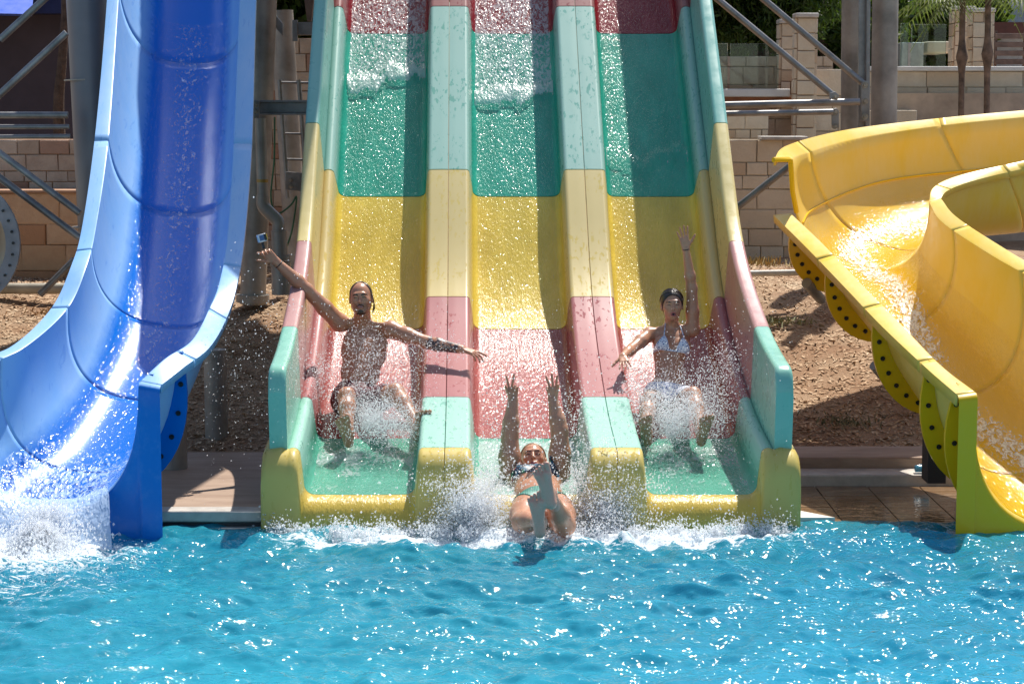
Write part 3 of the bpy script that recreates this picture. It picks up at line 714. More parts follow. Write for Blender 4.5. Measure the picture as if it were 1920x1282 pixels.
# ================================================================== STONE WALLS, TERRACE, TREES
def stone_variant(seed, tri=0):
    """a dressed block 1 x 1 x 1 (origin in the middle of its back face bottom) with knocked-off edges"""
    r = random.Random(seed); e = .045
    def j(): return r.uniform(-.02, .02)
    v = []
    for (x, z) in ((-.5, 0), (.5, 0), (.5, 1), (-.5, 1)): v.append((x + j(), 0, z + j()))
    for (x, z) in ((-.5, 0), (.5, 0), (.5, 1), (-.5, 1)): v.append((x + j(), -.82, z + j()))
    for (x, z) in ((-.5 + e, e), (.5 - e, e), (.5 - e, 1 - e), (-.5 + e, 1 - e)): v.append((x + j(), -1 + 2 * j(), z + j()))
    v.append((j() * 4, -1.0 - abs(j()) * 3, .5 + j() * 5))
    f = [(0, 1, 5, 4), (1, 2, 6, 5), (2, 3, 7, 6), (3, 0, 4, 7), (4, 5, 9, 8), (5, 6, 10, 9), (6, 7, 11, 10), (7, 4, 8, 11), (8, 9, 12), (9, 10, 12), (10, 11, 12), (11, 8, 12)]
    return v, f
def stone_mat(name, ca, cb, cc_, stain=(.2, .14, .09)):
    t = NT(name); c = t.coord(); oi = t.new('ShaderNodeObjectInfo')
    gc = t.new('ShaderNodeNewGeometry'); pos = gc.outputs['Position']
    rc = t.ramp(oi.outputs['Random'], .0, 1.0, ca, cb)
    rc = t.mix(t.ramp(oi.outputs['Random'], .82, .9), rc, cc_)
    n = t.noise(pos, 5, 6, .65); n2 = t.noise(pos, 38, 4, .65)
    col = t.mix(t.math('MULTIPLY', t.ramp(n, .42, .75), .55), rc, stain); col = t.mix(t.math('MULTIPLY', n2, .35), col, tuple(x * .6 for x in ca))
    t.p(Base_Color=col, Roughness=.85, Normal=t.bump(n2, .5, .012, t.bump(n, .4, .03))); return t.m
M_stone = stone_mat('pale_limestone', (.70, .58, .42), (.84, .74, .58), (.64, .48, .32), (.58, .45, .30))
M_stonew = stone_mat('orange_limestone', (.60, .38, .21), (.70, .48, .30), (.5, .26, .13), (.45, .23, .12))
M_stoned = stone_mat('darker_limestone', (.44, .35, .27), (.60, .51, .41), (.34, .18, .12), (.24, .15, .10))  # limestone in darker, browner colours
M_mortar = simple('mortar', (.50, .41, .30), .95, 0, .15, 5, .3, 30)
M_mortarr = simple('red_mortar', (.46, .27, .17), .95, 0, .15, 5, .3, 30)
_sv = {}
def stone_me(k, m):
    key = (k, m.name)
    if key not in _sv:
        v, f = stone_variant(k); me = bpy.data.meshes.new('stone'); me.from_pydata(v, [], f); me.materials.append(m); _sv[key] = me
    return _sv[key]
def stone_wall(name, x0, x1, z0, z1, D, rows, m, mm, label, cat='wall', yaw=0, wr=(1.2, 2.3), group=None, seed=1, th=.3, piece='stone'):
    """coursed wall facing the camera from x0 to x1"""
    r = random.Random(seed); W = empty(name, (x0, D, z0), label, cat, group)
    c = MB(); c.box((0, .0, 0), (x1 - x0, th, z1 - z0)); core = c.build('mortar_core', mm, None); core.parent = W; core.location = (0, 0.004, 0)
    z = 0; k = 0; hgt = z1 - z0
    hs = [r.uniform(.7, 1.3) for _ in range(rows)]; s = sum(hs); hs = [h / s * hgt for h in hs]
    for h in hs:
        x = -r.uniform(0, .2) if x1 - x0 > 1 else 0
        while x < x1 - x0 - .01:
            w = h * r.uniform(*wr)
            if x1 - x0 - x - w < h * .5: w = x1 - x0 - x
            xa = max(x, 0); w2 = x + w - xa
            if w2 > .03:
                o = bpy.data.objects.new(piece, stone_me(r.randrange(8), m)); COL.objects.link(o); o.parent = W
                g = .005; o.location = (xa + w2 / 2, 0, z + g); o.scale = (w2 - 2 * g, .014 + r.uniform(0, .012), h - 2 * g)
            x += w
        z += h
    W.rotation_euler = (0, 0, yaw)
    return W
def xz(px, py, D): p = P(px, py, D); return p.x, p.z
# right lower retaining wall
Dr = 21.2
x0, zb = xz(1318, 500, Dr); x1, _ = xz(1530, 500, Dr); _, zt = xz(1400, 262, Dr); _, zt2 = xz(1400, 218, Dr)
stone_wall('stone_wall', x0, x1, zb - .15, zt, Dr, 8, M_stone, M_mortar, 'lower pale limestone block wall between the striped slide and the yellow slide', seed=3, wr=(1.1, 2.0), group='limestone walls on the terraces')
stone_wall('stone_wall', x1 - .35, x1 + 1.6, zb - .15, zt - .14, Dr + .4, 8, M_stone, M_mortar, 'pale limestone block wall seen just left of the yellow slide rim', seed=13, wr=(1.1, 2.0))
# terrace above: ledge + upper blocks
x2, _ = xz(1430, 260, Dr); x3, _ = xz(1512, 260, Dr)
o = MB().box((x2 - .02, Dr - .10, zt - .003), (x3, Dr + .3, zt + .035)).build('coping_slab', M_coping, None, bevel=.008); tag(o, 'thin pale coping slab on the small stone block behind the bolted brackets', 'coping')
stone_wall('stone_wall', x0 - .2, x2 + .12, zt + .003, xz(1400, 216, Dr + .5)[1], Dr + .5, 2, M_stone, M_mortar, 'short upper course of pale stone below the horizontal steel rails', seed=8)
Db = 23.0
xa, za = xz(1318, 215, Db); xb, zb2 = xz(1560, 205, Db); zc = xz(1400, 90, Db)[1]
stone_wall('stone_wall', xa, xb, za - .6, xz(1400, 106, Db)[1], Db, 7, M_stoned, M_mortar, 'shaded darker stone wall behind the glass balustrade at the top right', seed=5)
lx0, lz = xz(1335, 182, Db - .5); lx1, _ = xz(1478, 182, Db - .5)
o = MB().box((lx0, Db - .65, lz), (lx1, Db - .25, xz(1400, 167, Db - .65)[1])).build('white_ledge', M_white, None, bevel=.01); tag(o, 'long white stone ledge behind the steel rails at the upper right', 'ledge')
o = MB().box((lx0, Db - .6, lz - .09), (lx1 + .12, Db - .3, lz - .003)).build('brick_band', simple('terracotta', (.32, .13, .06), .8), None); tag(o, 'thin terracotta band directly below the long white ledge', 'ledge')
# stone piers
def pier(xl, xr, yb, yt, D, label, seed, rows=7):
    a, b = xz(xl, yb, D)[0], xz(xr, yb, D)[0]; z0, z1 = xz(xl, yb, D)[1], xz(xl, yt, D)[1]
    W = stone_wall('stone_pier', a, b, z0, z1, D, rows, M_stone, M_mortarr, label, 'pillar', wr=(.7, 1.6), seed=seed, th=b - a)
    # left and right returns
    for sx, ang in ((0, -math.pi / 2), (b - a, math.pi / 2)):
        z = 0; r = random.Random(seed + 9); hh = (z1 - z0) / rows
        for k in range(rows):
            o = bpy.data.objects.new('stone', stone_me(k % 8, M_stone)); COL.objects.link(o); o.parent = W
            o.location = (sx, (b - a) / 2, k * hh + .006); o.rotation_euler = (0, 0, ang); o.scale = ((b - a) - .02, .03, hh - .012)
    o = MB().box((-.03, -.05, 0), (b - a + .03, b - a + .03, .05)).build('cap_stone', M_coping, None, bevel=.01); o.parent = W; o.location = (0, 0, z1 - z0 + .002)
    return W
pier(1492, 1525, 262, 34, 22.2, 'narrow front stone pier beside the steel braces at the upper right', 21, 8)
pier(1463, 1500, 215, 45, 22.9, 'shaded rear stone pier directly left of the narrow front pier', 22, 6)
pier(1788, 1822, 140, 20, 25.5, 'left stone pier behind the young palm at the upper right', 23, 5)
pier(1822, 1858, 140, 24, 24.6, 'right stone pier between the two palm stems beside the slatted fence', 24, 5)
# right upper wall behind the yellow slide
Du = 23.6
xa, _ = xz(1655, 220, Du); xb, _ = xz(2080, 220, Du); z0 = xz(1700, 330, Du)[1]; z1 = xz(1700, 134, Du)[1]
stone_wall('stone_wall', xa - .3, xb, z0, z1, Du, 6, M_stone, M_mortar, 'long pale limestone wall with white coping behind the yellow slide', wr=(1.2, 2.6), seed=31)
o = MB().box((xa - .3, Du - .06, z1 + .002), (xb, Du + .35, z1 + .055)).build('coping_slab', M_white, None, bevel=.008); tag(o, 'long white coping slab on the limestone wall behind the yellow slide', 'coping')
xa, za = xz(1682, 216, Du - .5); xb, _ = xz(1716, 216, Du - .5)
o = MB().box((xa - .4, Du - .6, za - .35), (xb, Du - .2, xz(1700, 207, Du - .5)[1])).build('stone_step', M_stone, None, bevel=.01); tag(o, 'small pale stone step at the wall foot right of the steel columns', 'step')
xa, za = xz(1520, 200, 22.6); xb, zb_ = xz(1600, 120, 22.6)
stone_wall('stone_wall', xa, xb, za - .5, xz(1560, 130, 22.6)[1], 22.6, 4, M_stone, M_mortar, 'low pale stone wall end between the front pier and the steel columns', seed=41, wr=(1.0, 1.8))
# second terrace ground
G = MB(); G.box((xz(1318, 200, 23)[0], 23.3, .5), (40, 60, xz(1500, 175, 23.3)[1])); tag(G.build('upper_terrace', M_deck), kind='structure')
# glass balustrades
t = NT('glass_pane'); t.p(Base_Color=(.75, .93, .90), Roughness=.02, Transmission_Weight=1.0, IOR=1.45); M_glass = t.m
for xl, xr, yt, yb, D, l in ((1333, 1366, 82, 166, 22.4, 'left pane of the glass balustrade at the upper right'), (1367, 1462, 82, 166, 22.4, 'wide pane of the glass balustrade left of the stone piers'), (1686, 1705, 44, 124, 23.9, 'narrow glass pane right beside the thick steel column'), (1706, 1776, 46, 126, 23.9, 'glass balustrade pane between the steel column and the left palm')):
    a = P(xl, yb, D); b = P(xr, yt, D)
    o = MB().box((a.x + .008, D, a.z), (b.x - .008, D + .014, b.z)).build('glass_panel', M_glass, None, bevel=.002); tag(o, l, 'glass panel', 'glass balustrade panes')
# parapet kiosk behind glass
a = P(1690, 124, 26); b = P(1732, 80, 26)
o = MB().box((a.x, 26, a.z - .2), (b.x, 26.6, b.z)).build('white_cabinet', simple('grey_white_paint', (.5, .52, .5), .5), None, bevel=.01); tag(o, 'pale grey block standing behind the glass pane right of the columns', 'cabinet')
a = P(1738, 100, 27); b = P(1786, 78, 27)
o = MB().box((a.x, 27, a.z), (b.x, 28, b.z)).build('stone_ledge', M_stone, None, bevel=.02); tag(o, 'low stone ledge in the shade left of the palm stem', 'ledge')
# slatted timber fence
FN = empty('slatted_fence', tuple(P(1866, 135, 24.2)), 'brown horizontal timber slat fence on the wall at the right edge', 'fence')
M_slat = simple('brown_timber', (.17, .10, .075), .7, 0, .2, 12, .3, 60)
for y in (68, 84, 100, 116, 131):
    a = P(1866, y + 5, 24.2); b = P(1990, y - 5, 24.2); MB().box((a.x, 24.2, a.z), (b.x, 24.23, b.z)).build('slat', M_slat, FN, bevel=.004)
a = P(1864, 138, 24.25); b = P(1870, 58, 24.25); MB().box((a.x, 24.232, a.z), (b.x, 24.29, b.z)).build('post', M_slat, FN)
a = P(1918, 138, 24.25); b = P(1926, 58, 24.25); MB().box((a.x, 24.232, a.z), (b.x, 24.29, b.z)).build('post', M_slat, FN)
HS = empty('white_house', tuple(P(1870, 60, 30)), 'white house front with a dark red eave at the top right corner', 'house')
a = P(1862, 60, 30); b = P(2050, -60, 30); MB().box((a.x, 30, a.z - 2), (b.x, 33, b.z)).build('wall', simple('white_wall', (.6, .62, .66), .8), HS)
a = P(1856, 66, 29); b = P(2050, 42, 29); MB().box((a.x, 29, a.z), (b.x, 29.9, b.z)).build('eave', simple('dark_red_wood', (.10, .025, .015), .6), HS)
# ---- left side: walls, dark building, blue awning
Dl = 19.6
xa, zb = xz(-160, 530, Dl); xb, _ = xz(300, 530, Dl); zt = xz(0, 362, Dl)[1]
stone_wall('stone_wall', xa, xb, zb - .1, zt, Dl, 4, M_stonew, M_mortarr, 'lower orange limestone block wall at the left behind the thick column', seed=51, wr=(1.7, 3.0))
zt2 = xz(0, 262, Dl + .5)[1]
stone_wall('stone_wall', xa, xb, zt - .1, zt2, Dl + .5, 4, M_stoned, M_mortarr, 'upper darker stone wall in the shade left of the thick column', seed=52, wr=(1.2, 2.4))
o = MB().box((xa, Dl - .06, zt + .002), (xb, Dl + .45, zt + .03)).build('coping_slab', M_mortarr, None, bevel=.006); tag(o, 'thin reddish ledge between the two stone walls at the left', 'coping')
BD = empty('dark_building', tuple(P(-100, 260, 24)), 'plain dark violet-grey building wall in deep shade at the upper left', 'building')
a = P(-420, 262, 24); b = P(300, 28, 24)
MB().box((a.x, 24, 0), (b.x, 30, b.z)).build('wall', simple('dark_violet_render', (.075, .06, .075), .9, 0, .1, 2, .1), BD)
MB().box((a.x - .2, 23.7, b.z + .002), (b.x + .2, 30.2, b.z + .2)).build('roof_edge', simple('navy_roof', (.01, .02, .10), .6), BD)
a = P(-200, 30, 22); b = P(62, 4, 22)
o = MB().add([P(-300, 18, 22), P(60, 27, 22), P(66, -60, 23.5), P(-300, -60, 23.5), P(-300, 22, 22.2), P(60, 31, 22.2), P(66, -58, 23.7), P(-300, -58, 23.7)], [(0, 1, 2, 3), (7, 6, 5, 4), (0, 4, 5, 1), (1, 5, 6, 2), (2, 6, 7, 3), (3, 7, 4, 0)]).build('blue_awning', plastic('blue_awning', (.02, .10, .62), .5, .1), None)
tag(o, 'bright blue awning corner at the very top left of the frame', 'awning')
# wall behind the middle tower
xa, zb = xz(440, 560, 20.6); xb, _ = xz(640, 500, 20.6); zt = xz(560, 72, 20.6)[1]
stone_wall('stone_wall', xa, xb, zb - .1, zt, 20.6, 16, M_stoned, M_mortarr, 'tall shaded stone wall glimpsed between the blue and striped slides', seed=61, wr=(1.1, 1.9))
# -------- vegetation
def leaf_mat(name, a, b):
    t = NT(name); c = t.coord(); gi = t.new('ShaderNodeNewGeometry')
    col = t.mix(t.ramp(gi.outputs['Random Per Island'], .1, .9), a, b)
    t.p(Base_Color=col, Roughness=.5, Specular_IOR_Level=.3)
    tr = t.new('ShaderNodeBsdfTranslucent'); t.l.new(t.mix(.4, col, (.2, .35, .03)), tr.inputs[0])
    ms = t.new('ShaderNodeMixShader'); ms.inputs[0].default_value = .35
    t.l.new(t.b.outputs[0], ms.inputs[1]); t.l.new(tr.outputs[0], ms.inputs[2]); t.l.new(ms.outputs[0], t.out.inputs[0]); return t.m
M_bark = simple('bark', (.10, .065, .045), .9, 0, .25, 14, .6, 50, .02)
def foliage(centres, n, ln, wd, droop, seed, spread=1.0):
    """leaf blades spread through clumps; centres: list of (point, radius)"""
    r = np.random.RandomState(seed); V = []; tot = sum(c[1] ** 2 for c in centres)
    for c, R in centres:
        k = int(n * R * R / tot); sub = max(3, k // 60)
        sc = r.normal(0, .55, (sub, 3)) * R; 
        idx = r.randint(0, sub, k); p = np.array(c) + sc[idx] + r.normal(0, .16, (k, 3)) * R
        d = r.normal(0, 1, (k, 3)); d[:, 2] -= droop; d /= np.linalg.norm(d, axis=1)[:, None]
        s = np.cross(d, r.normal(0, 1, (k, 3))); s /= np.linalg.norm(s, axis=1)[:, None]
        L = ln * r.uniform(.6, 1.4, (k, 1)); W = wd * r.uniform(.7, 1.3, (k, 1))
        V.append(np.stack([p, p + d * L * .5 + s * W, p + d * L, p + d * L * .5 - s * W], 1))
    V = np.concatenate(V); return V.reshape(-1, 3), np.arange(len(V) * 4).reshape(-1, 4)
def tree(name, label, trunk, tr, clumps, n, ln, wd, droop, ml, seed, group=None, limbs=True):
    T = empty(name, tuple(trunk[0]), label, 'tree', group)
    pts = crom([tuple(p) for p in trunk], 5); MB().path(pts, list(np.linspace(tr, tr * .45, len(pts))), 12).build('trunk', M_bark, T, True)
    if limbs:
        mb = MB(); base = Vector(pts[len(pts) * 2 // 3])
        for c, R in clumps[:7]: mb.path(crom([tuple(base), tuple(base.lerp(Vector(c), .5) + Vector((0, 0, .1))), tuple(c)], 3), [tr * .4, tr * .35, tr * .3, tr * .25, tr * .2, tr * .15, tr * .1], 6)
        mb.build('limbs', M_bark, T, True)
    V, Q = foliage(clumps, n, ln, wd, droop, seed); fastmesh('crown', V, Q, ml, T, False)
    return T
ML1 = leaf_mat('dark_evergreen_leaves', (.012, .03, .008), (.06, .10, .015)); ML2 = leaf_mat('olive_green_leaves', (.03, .06, .012), (.14, .20, .03)); ML3 = leaf_mat('palm_leaves', (.05, .07, .02), (.20, .22, .06))
def cl(lst, D, jit=.3, seed=0):
    r = random.Random(seed); return [(tuple(P(x, y, D + r.uniform(-jit, jit))), R) for x, y, R in lst]
tree('evergreen_tree', 'dark drooping evergreen tree at the top just right of the striped slide', [P(1420, 235, 25), P(1424, 120, 25), P(1410, 0, 25), P(1400, -150, 25)], .16,
     cl([(1345, -10, .5), (1385, 15, .45), (1440, 5, .5), (1400, -70, .7), (1470, -40, .6), (1340, -80, .6), (1500, -20, .45), (1345, 40, .28), (1470, 55, .25), (1400, 45, .25)], 24.5, .4, 1), 42000, .12, .014, .9, ML1, 1)
tree('leafy_tree', 'dark leafy tree with a leaning bare trunk behind the stone piers', [P(1560, 200, 27), P(1548, 90, 27), P(1535, 40, 27), P(1522, -60, 27)], .12,
     cl([(1560, 20, .5), (1600, -10, .6), (1540, -60, .7), (1580, 70, .4), (1470, 60, .55), (1520, 10, .4), (1620, 60, .5), (1555, 110, .3)], 27.5, .5, 2), 26000, .13, .03, .3, ML1, 2)
tree('leafy_tree', 'green leafy tree filling the top between the right column and the piers', [P(1720, 200, 30), P(1725, 90, 30), P(1712, 0, 30), P(1700, -100, 30)], .13,
     cl([(1700, 10, .6), (1740, -10, .7), (1770, 40, .55), (1700, 60, .5), (1740, 70, .5), (1660, -20, .6), (1780, -20, .6), (1690, 100, .35)], 30, .6, 3), 26000, .16, .04, .4, ML2, 3)
tree('backdrop_tree', 'broad dark tree mass standing far behind the terrace at the upper right', [P(1640, 240, 36), P(1640, 60, 36), P(1640, -100, 36)], .25,
     cl([(1340 + k * 62, [-30, 40, 90, 10][k % 4], 1.15) for k in range(11)] + [(1360 + k * 90, -120, 1.4) for k in range(7)] + [(1350 + k * 70, 120, .8) for k in range(9)], 36, 1, 4), 60000, .24, .07, .2, ML1, 4)
tree('backdrop_tree', 'dark tree mass standing far behind the gap between blue and striped slides', [P(520, 240, 30), P(520, 60, 30), P(520, -100, 30)], .25,
     cl([(500, 0, 1.0), (560, 20, 1.0), (600, -40, 1.0), (470, -60, 1.2), (540, -110, 1.4), (560, 90, .8)], 30, 1, 5), 26000, .2, .06, .2, ML1, 6)
tree('backdrop_tree', 'dark tree mass rising behind the dark building at the far left', [P(20, 240, 38), P(20, 60, 38), P(20, -100, 38)], .25,
     cl([(-100 + k * 90, -60, 1.6) for k in range(7)] + [(-60 + k * 100, 10, 1.2) for k in range(6)], 38, 1, 5), 20000, .3, .08, .2, ML1, 7, limbs=False)
o = MB().path(crom([tuple(P(112, 275, 22.5)), tuple(P(110, 190, 22.5)), tuple(P(116, 120, 22.5)), tuple(P(122, 20, 22.5)), tuple(P(118, -80, 22.5))], 5), list(np.linspace(.07, .035, 21)), 10).build('bare_trunk', M_bark, None, True)
tag(o, 'dark bare tree trunk against the dark wall left of the thick column', 'tree trunk')
def palm(xb, yb, yt, D, label, seed, full):
    r = random.Random(seed); a = P(xb, yb, D); b = P(xb + 3, yt, D)
    T = empty('young_palm', tuple(a), label, 'palm tree', 'young palms on the terrace')
    m1 = simple('palm_stem%d' % seed, (.20, .13, .09), .7, 0, .3, 10, .3)
    pts = []; rs = []
    for k in range(15):
        q = a.lerp(b, k / 14); pts.append(q); t = k / 14; rs.append(.034 if t < .40 else .034 + .034 * math.exp(-((t - .5) / .07) ** 2))
    MB().path(pts, rs, 12).build('trunk', m1, T, True)
    base = b
    for f in range(full):
        an = f / full * 6.28 + r.uniform(-.3, .3); L = r.uniform(.8, 1.3); el = r.uniform(.1, .9)
        rachis = [base + Vector((math.cos(an) * L * s, math.sin(an) * L * s, el * s * .8 - 1.0 * s * s * L * .8)) for s in np.linspace(0, 1, 12)]
        V = []; Fc = []
        for i in range(1, 12):
            d = (rachis[i] - rachis[i - 1]).normalized(); side = d.cross(Vector((0, 0, 1))).normalized()
            for s in (-1, 1):
                for j in range(2):
                    q = rachis[i - 1].lerp(rachis[i], j / 2); ll = .34 * math.sin(math.pi * min(1, .2 + i / 13)) * r.uniform(.8, 1.1)
                    tip = q + side * s * ll * .75 + d * ll * .35 + Vector((0, 0, -ll * .55)); w = d * .012
                    k = len(V); V += [q - w, q + w, tip]; Fc.append((k, k + 1, k + 2))
        for i in range(11):
            k = len(V); n_ = Vector((0, 0, .006)); V += [rachis[i] - n_, rachis[i] + n_, rachis[i + 1] + n_, rachis[i + 1] - n_]; Fc.append((k, k + 1, k + 2, k + 3))
        mesh('frond', V, Fc, ML3, T)
palm(1802, 222, -8, 22.6, 'left young palm with a thin grey stem in front of the limestone wall', 1, 8)
palm(1850, 222, -20, 22.4, 'right young palm with a reddish stem in front of the limestone wall', 2, 8)
# dry tufts along the wall foot
for k, (x, y, D, n_, m_, l) in enumerate(((1405, 488, 20.4, 90, (.50, .36, .14), 'yellow dry weed tuft nearest the striped slide at the wall foot'), (1440, 486, 20.4, 70, (.50, .36, .14), 'small yellow dry weed tuft under the short brace at the wall foot'),
        (1420, 520, 17.3, 130, (.26, .26, .12), 'low green weed patch beside the pale ground pipe'), (1470, 522, 17.2, 120, (.26, .26, .12), 'low green weed patch at the right end of the pale ground pipe'), (1578, 632, 14.9, 120, (.20, .18, .09), 'low green weed on the shaded mulch under the yellow slide'), (95, 548, 17.6, 80, (.40, .22, .08), 'dry leaves lying at the foot of the thick left column'))):
    p = P(x, y, D); r = np.random.RandomState(k); g = float(gz(np.array(p.x), np.array(D)))
    b_ = np.stack([p.x + r.normal(0, .13, n_), D + r.normal(0, .16, n_), np.full(n_, g)], -1); tp = b_ + np.stack([r.normal(0, .035, n_), r.normal(0, .035, n_), r.uniform(.015, .06, n_) * (1.6 if k < 2 else 1)], -1)
    w = np.stack([r.uniform(.004, .009, n_), np.zeros(n_), np.zeros(n_)], -1)
    V = np.stack([b_ - w, b_ + w, tp + w * .6, tp - w * .6], 1).reshape(-1, 3)
    tag(fastmesh('weed_tuft', V, np.arange(n_ * 4).reshape(-1, 4), simple('weed_leaves%d' % k, m_, .8, 0, .2, 20, 0), None, False), l, 'weed', kind='stuff')
# ================================================================== PEOPLE (signed-distance sculpting, surface nets)
class Sdf:
    def __init__(s, lo, hi, h):
        s.lo = np.array(lo, float); s.h = h; s.n = np.ceil((np.array(hi) - s.lo) / h).astype(int) + 1
        s.g = np.full(s.n, 1.0, np.float32); s.ax = [s.lo[i] + h * np.arange(s.n[i]) for i in range(3)]
    def _win(s, lo, hi, pad):
        a = np.clip(((np.array(lo) - pad - s.lo) / s.h).astype(int), 0, s.n - 1); b = np.clip(((np.array(hi) + pad - s.lo) / s.h).astype(int) + 2, 1, s.n)
        return tuple(slice(a[i], max(b[i], a[i] + 1)) for i in range(3))
    def _put(s, w, d, k, mode):
        g = s.g[w]
        if mode == 'add':
            h = np.maximum(k - np.abs(g - d), 0) / k; s.g[w] = np.minimum(g, d) - h * h * k * .25
        else:
            d = -d; h = np.maximum(k - np.abs(g - d), 0) / k; s.g[w] = np.maximum(g, d) + h * h * k * .25
    def cone(s, a, b, ra, rb, k=.02, mode='add', flat=None):
        a = np.array(a, float); b = np.array(b, float); R = max(ra, rb)
        w = s._win(np.minimum(a, b) - R, np.maximum(a, b) + R, 2.5 * k + .01)
        X = s.ax[0][w[0]][:, None, None] - a[0]; Y = s.ax[1][w[1]][None, :, None] - a[1]; Z = s.ax[2][w[2]][None, None, :] - a[2]
        d = b - a; L2 = d @ d + 1e-12
        t = np.clip((X * d[0] + Y * d[1] + Z * d[2]) / L2, 0, 1)
        q = np.sqrt((X - t * d[0]) ** 2 + (Y - t * d[1]) ** 2 + (Z - t * d[2]) ** 2) - (ra + (rb - ra) * t)
        s._put(w, q, k, mode)
    def ball(s, c, r, k=.02, mode='add'): s.cone(c, np.array(c, float) + 1e-5, r, r, k, mode)
    def ell(s, c, r, M=None, k=.02, mode='add'):
        c = np.array(c, float); r = np.array(r, float); R = r.max()
        w = s._win(c - R, c + R, 2.5 * k + .01)
        X = s.ax[0][w[0]][:, None, None] - c[0]; Y = s.ax[1][w[1]][None, :, None] - c[1]; Z = s.ax[2][w[2]][None, None, :] - c[2]
        if M is None: M = np.eye(3)
        M = np.array(M)  # rows: local axes
        p = [(X * M[i, 0] + Y * M[i, 1] + Z * M[i, 2]) for i in range(3)]
        k0 = np.sqrt(sum((p[i] / r[i]) ** 2 for i in range(3))); k1 = np.sqrt(sum((p[i] / r[i] ** 2) ** 2 for i in range(3))) + 1e-9
        s._put(w, k0 * (k0 - 1) / k1, k, mode)
    def pts(s): return s.ax[0][:, None, None], s.ax[1][None, :, None], s.ax[2][None, None, :]
    def nets(s, g=None):
        g = s.g if g is None else g; ins = g < 0; n = np.array(g.shape) - 1
        cnt = np.zeros(n, np.int8)
        for a in (0, 1):
            for b in (0, 1):
                for c in (0, 1): cnt += ins[a:a + n[0], b:b + n[1], c:c + n[2]]
        act = np.argwhere((cnt > 0) & (cnt < 8)); idx = np.full(n, -1, np.int32); idx[tuple(act.T)] = np.arange(len(act))
        S = np.zeros((len(act), 3)); C = np.zeros(len(act)); i0 = act
        corners = [(a, b, c) for a in (0, 1) for b in (0, 1) for c in (0, 1)]
        for p in corners:
            for ax in range(3):
                if p[ax]: continue
                q = list(p); q[ax] = 1
                ga = g[i0[:, 0] + p[0], i0[:, 1] + p[1], i0[:, 2] + p[2]]; gb = g[i0[:, 0] + q[0], i0[:, 1] + q[1], i0[:, 2] + q[2]]
                m = (ga < 0) != (gb < 0); t = np.where(m, ga / np.where(m, ga - gb, 1), 0)
                pos = np.tile(np.array(p, float), (len(act), 1)); pos[:, ax] += t
                S += pos * m[:, None]; C += m
        V = (act + S / C[:, None]) * s.h + s.lo
        Qs = []
        for ax in range(3):
            o1, o2 = [(1, 2), (2, 0), (0, 1)][ax]
            sl0 = [slice(None)] * 3; sl1 = [slice(None)] * 3; sl0[ax] = slice(0, -1); sl1[ax] = slice(1, None)
            ch = np.argwhere(ins[tuple(sl0)] != ins[tuple(sl1)])
            ch = ch[(ch[:, o1] > 0) & (ch[:, o2] > 0) & (ch[:, o1] < n[o1]) & (ch[:, o2] < n[o2])]
            e1 = np.zeros(3, int); e1[o1] = 1; e2 = np.zeros(3, int); e2[o2] = 1
            f = [idx[tuple((ch - d).T)] for d in (e1 * 0, e1, e1 + e2, e2)]
            q = np.stack(f, 1); inside = ins[tuple(ch.T)]; q[~inside] = q[~inside][:, ::-1]; Qs.append(q[:, ::-1] if False else q)
        Q = np.concatenate(Qs); Q = Q[(Q >= 0).all(1)]
        return V, Q
def relax(V, Q, it=2, lam=.5):
    for _ in range(it):
        S = np.zeros_like(V); C = np.zeros(len(V))
        for a, b in ((0, 1), (1, 2), (2, 3), (3, 0)):
            np.add.at(S, Q[:, a], V[Q[:, b]]); np.add.at(S, Q[:, b], V[Q[:, a]]); np.add.at(C, Q[:, a], 1); np.add.at(C, Q[:, b], 1)
        V = V * (1 - lam) + lam * S / np.maximum(C, 1)[:, None]
    return V
def unit(v): v = np.array(v, float); return v / (np.linalg.norm(v) + 1e-9)
def basis(up, fwd):
    """rows: x (to the figure's left as seen = right in the picture), y forward (face), z up"""
    u = unit(up); f = np.array(fwd, float); f = unit(f - u * (f @ u)); x = np.cross(u, f); return np.array([-x, f, u])
def head(sd, c, B, S=1.0, fem=False, mouth=0.0):
    L = lambda x, y, z: np.array(c) + S * (B[0] * x + B[1] * y + B[2] * z)
    E = lambda p, r, k=.012, m='add': sd.ell(L(*p), np.array(r) * S, B, k, m)
    E((0, -.012, .035), (.074, .093, .083)); E((0, .022, -.022), (.058 if fem else .061, .066, .083), .03)
    E((0, .055, -.082), (.024, .022, .018), .02)
    for s in (-1, 1):
        E((s * .038, .052, -.012), (.024, .026, .022), .025)
        if not fem: sd.cone(L(s * .05, .0, -.045), L(s * .02, .06, -.085), .017 * S, .015 * S, .025)
        E((s * .031, .102, .012), (.017, .018, .011), .014, 'sub')
        E((s * .031, .078, .011), (.014, .011, .0095), .006)
        E((s * .078, -.006, -.002), (.009, .017, .029), .008); E((s * .084, -.001, .0), (.006, .008, .016), .006, 'sub')
        E((s * .0095, .101, -.026), (.007, .008, .006), .006)
    sd.cone(L(-.032, .083, .034), L(.032, .083, .034), .010 * S, .010 * S, .016)
    sd.cone(L(0, .086, .022), L(0, .108, -.020), .0065 * S, .0095 * S, .009)
    sd.cone(L(-.016, .084, -.046), L(.016, .084, -.046), .0065 * S, .0065 * S, .007); sd.cone(L(-.013, .083, -.058 - mouth), L(.013, .083, -.058 - mouth), .0075 * S, .0075 * S, .007)
    if mouth: E((0, .094, -.052 - mouth / 2), (.011, .012, .004 + mouth / 2), .004, 'sub')
    return L
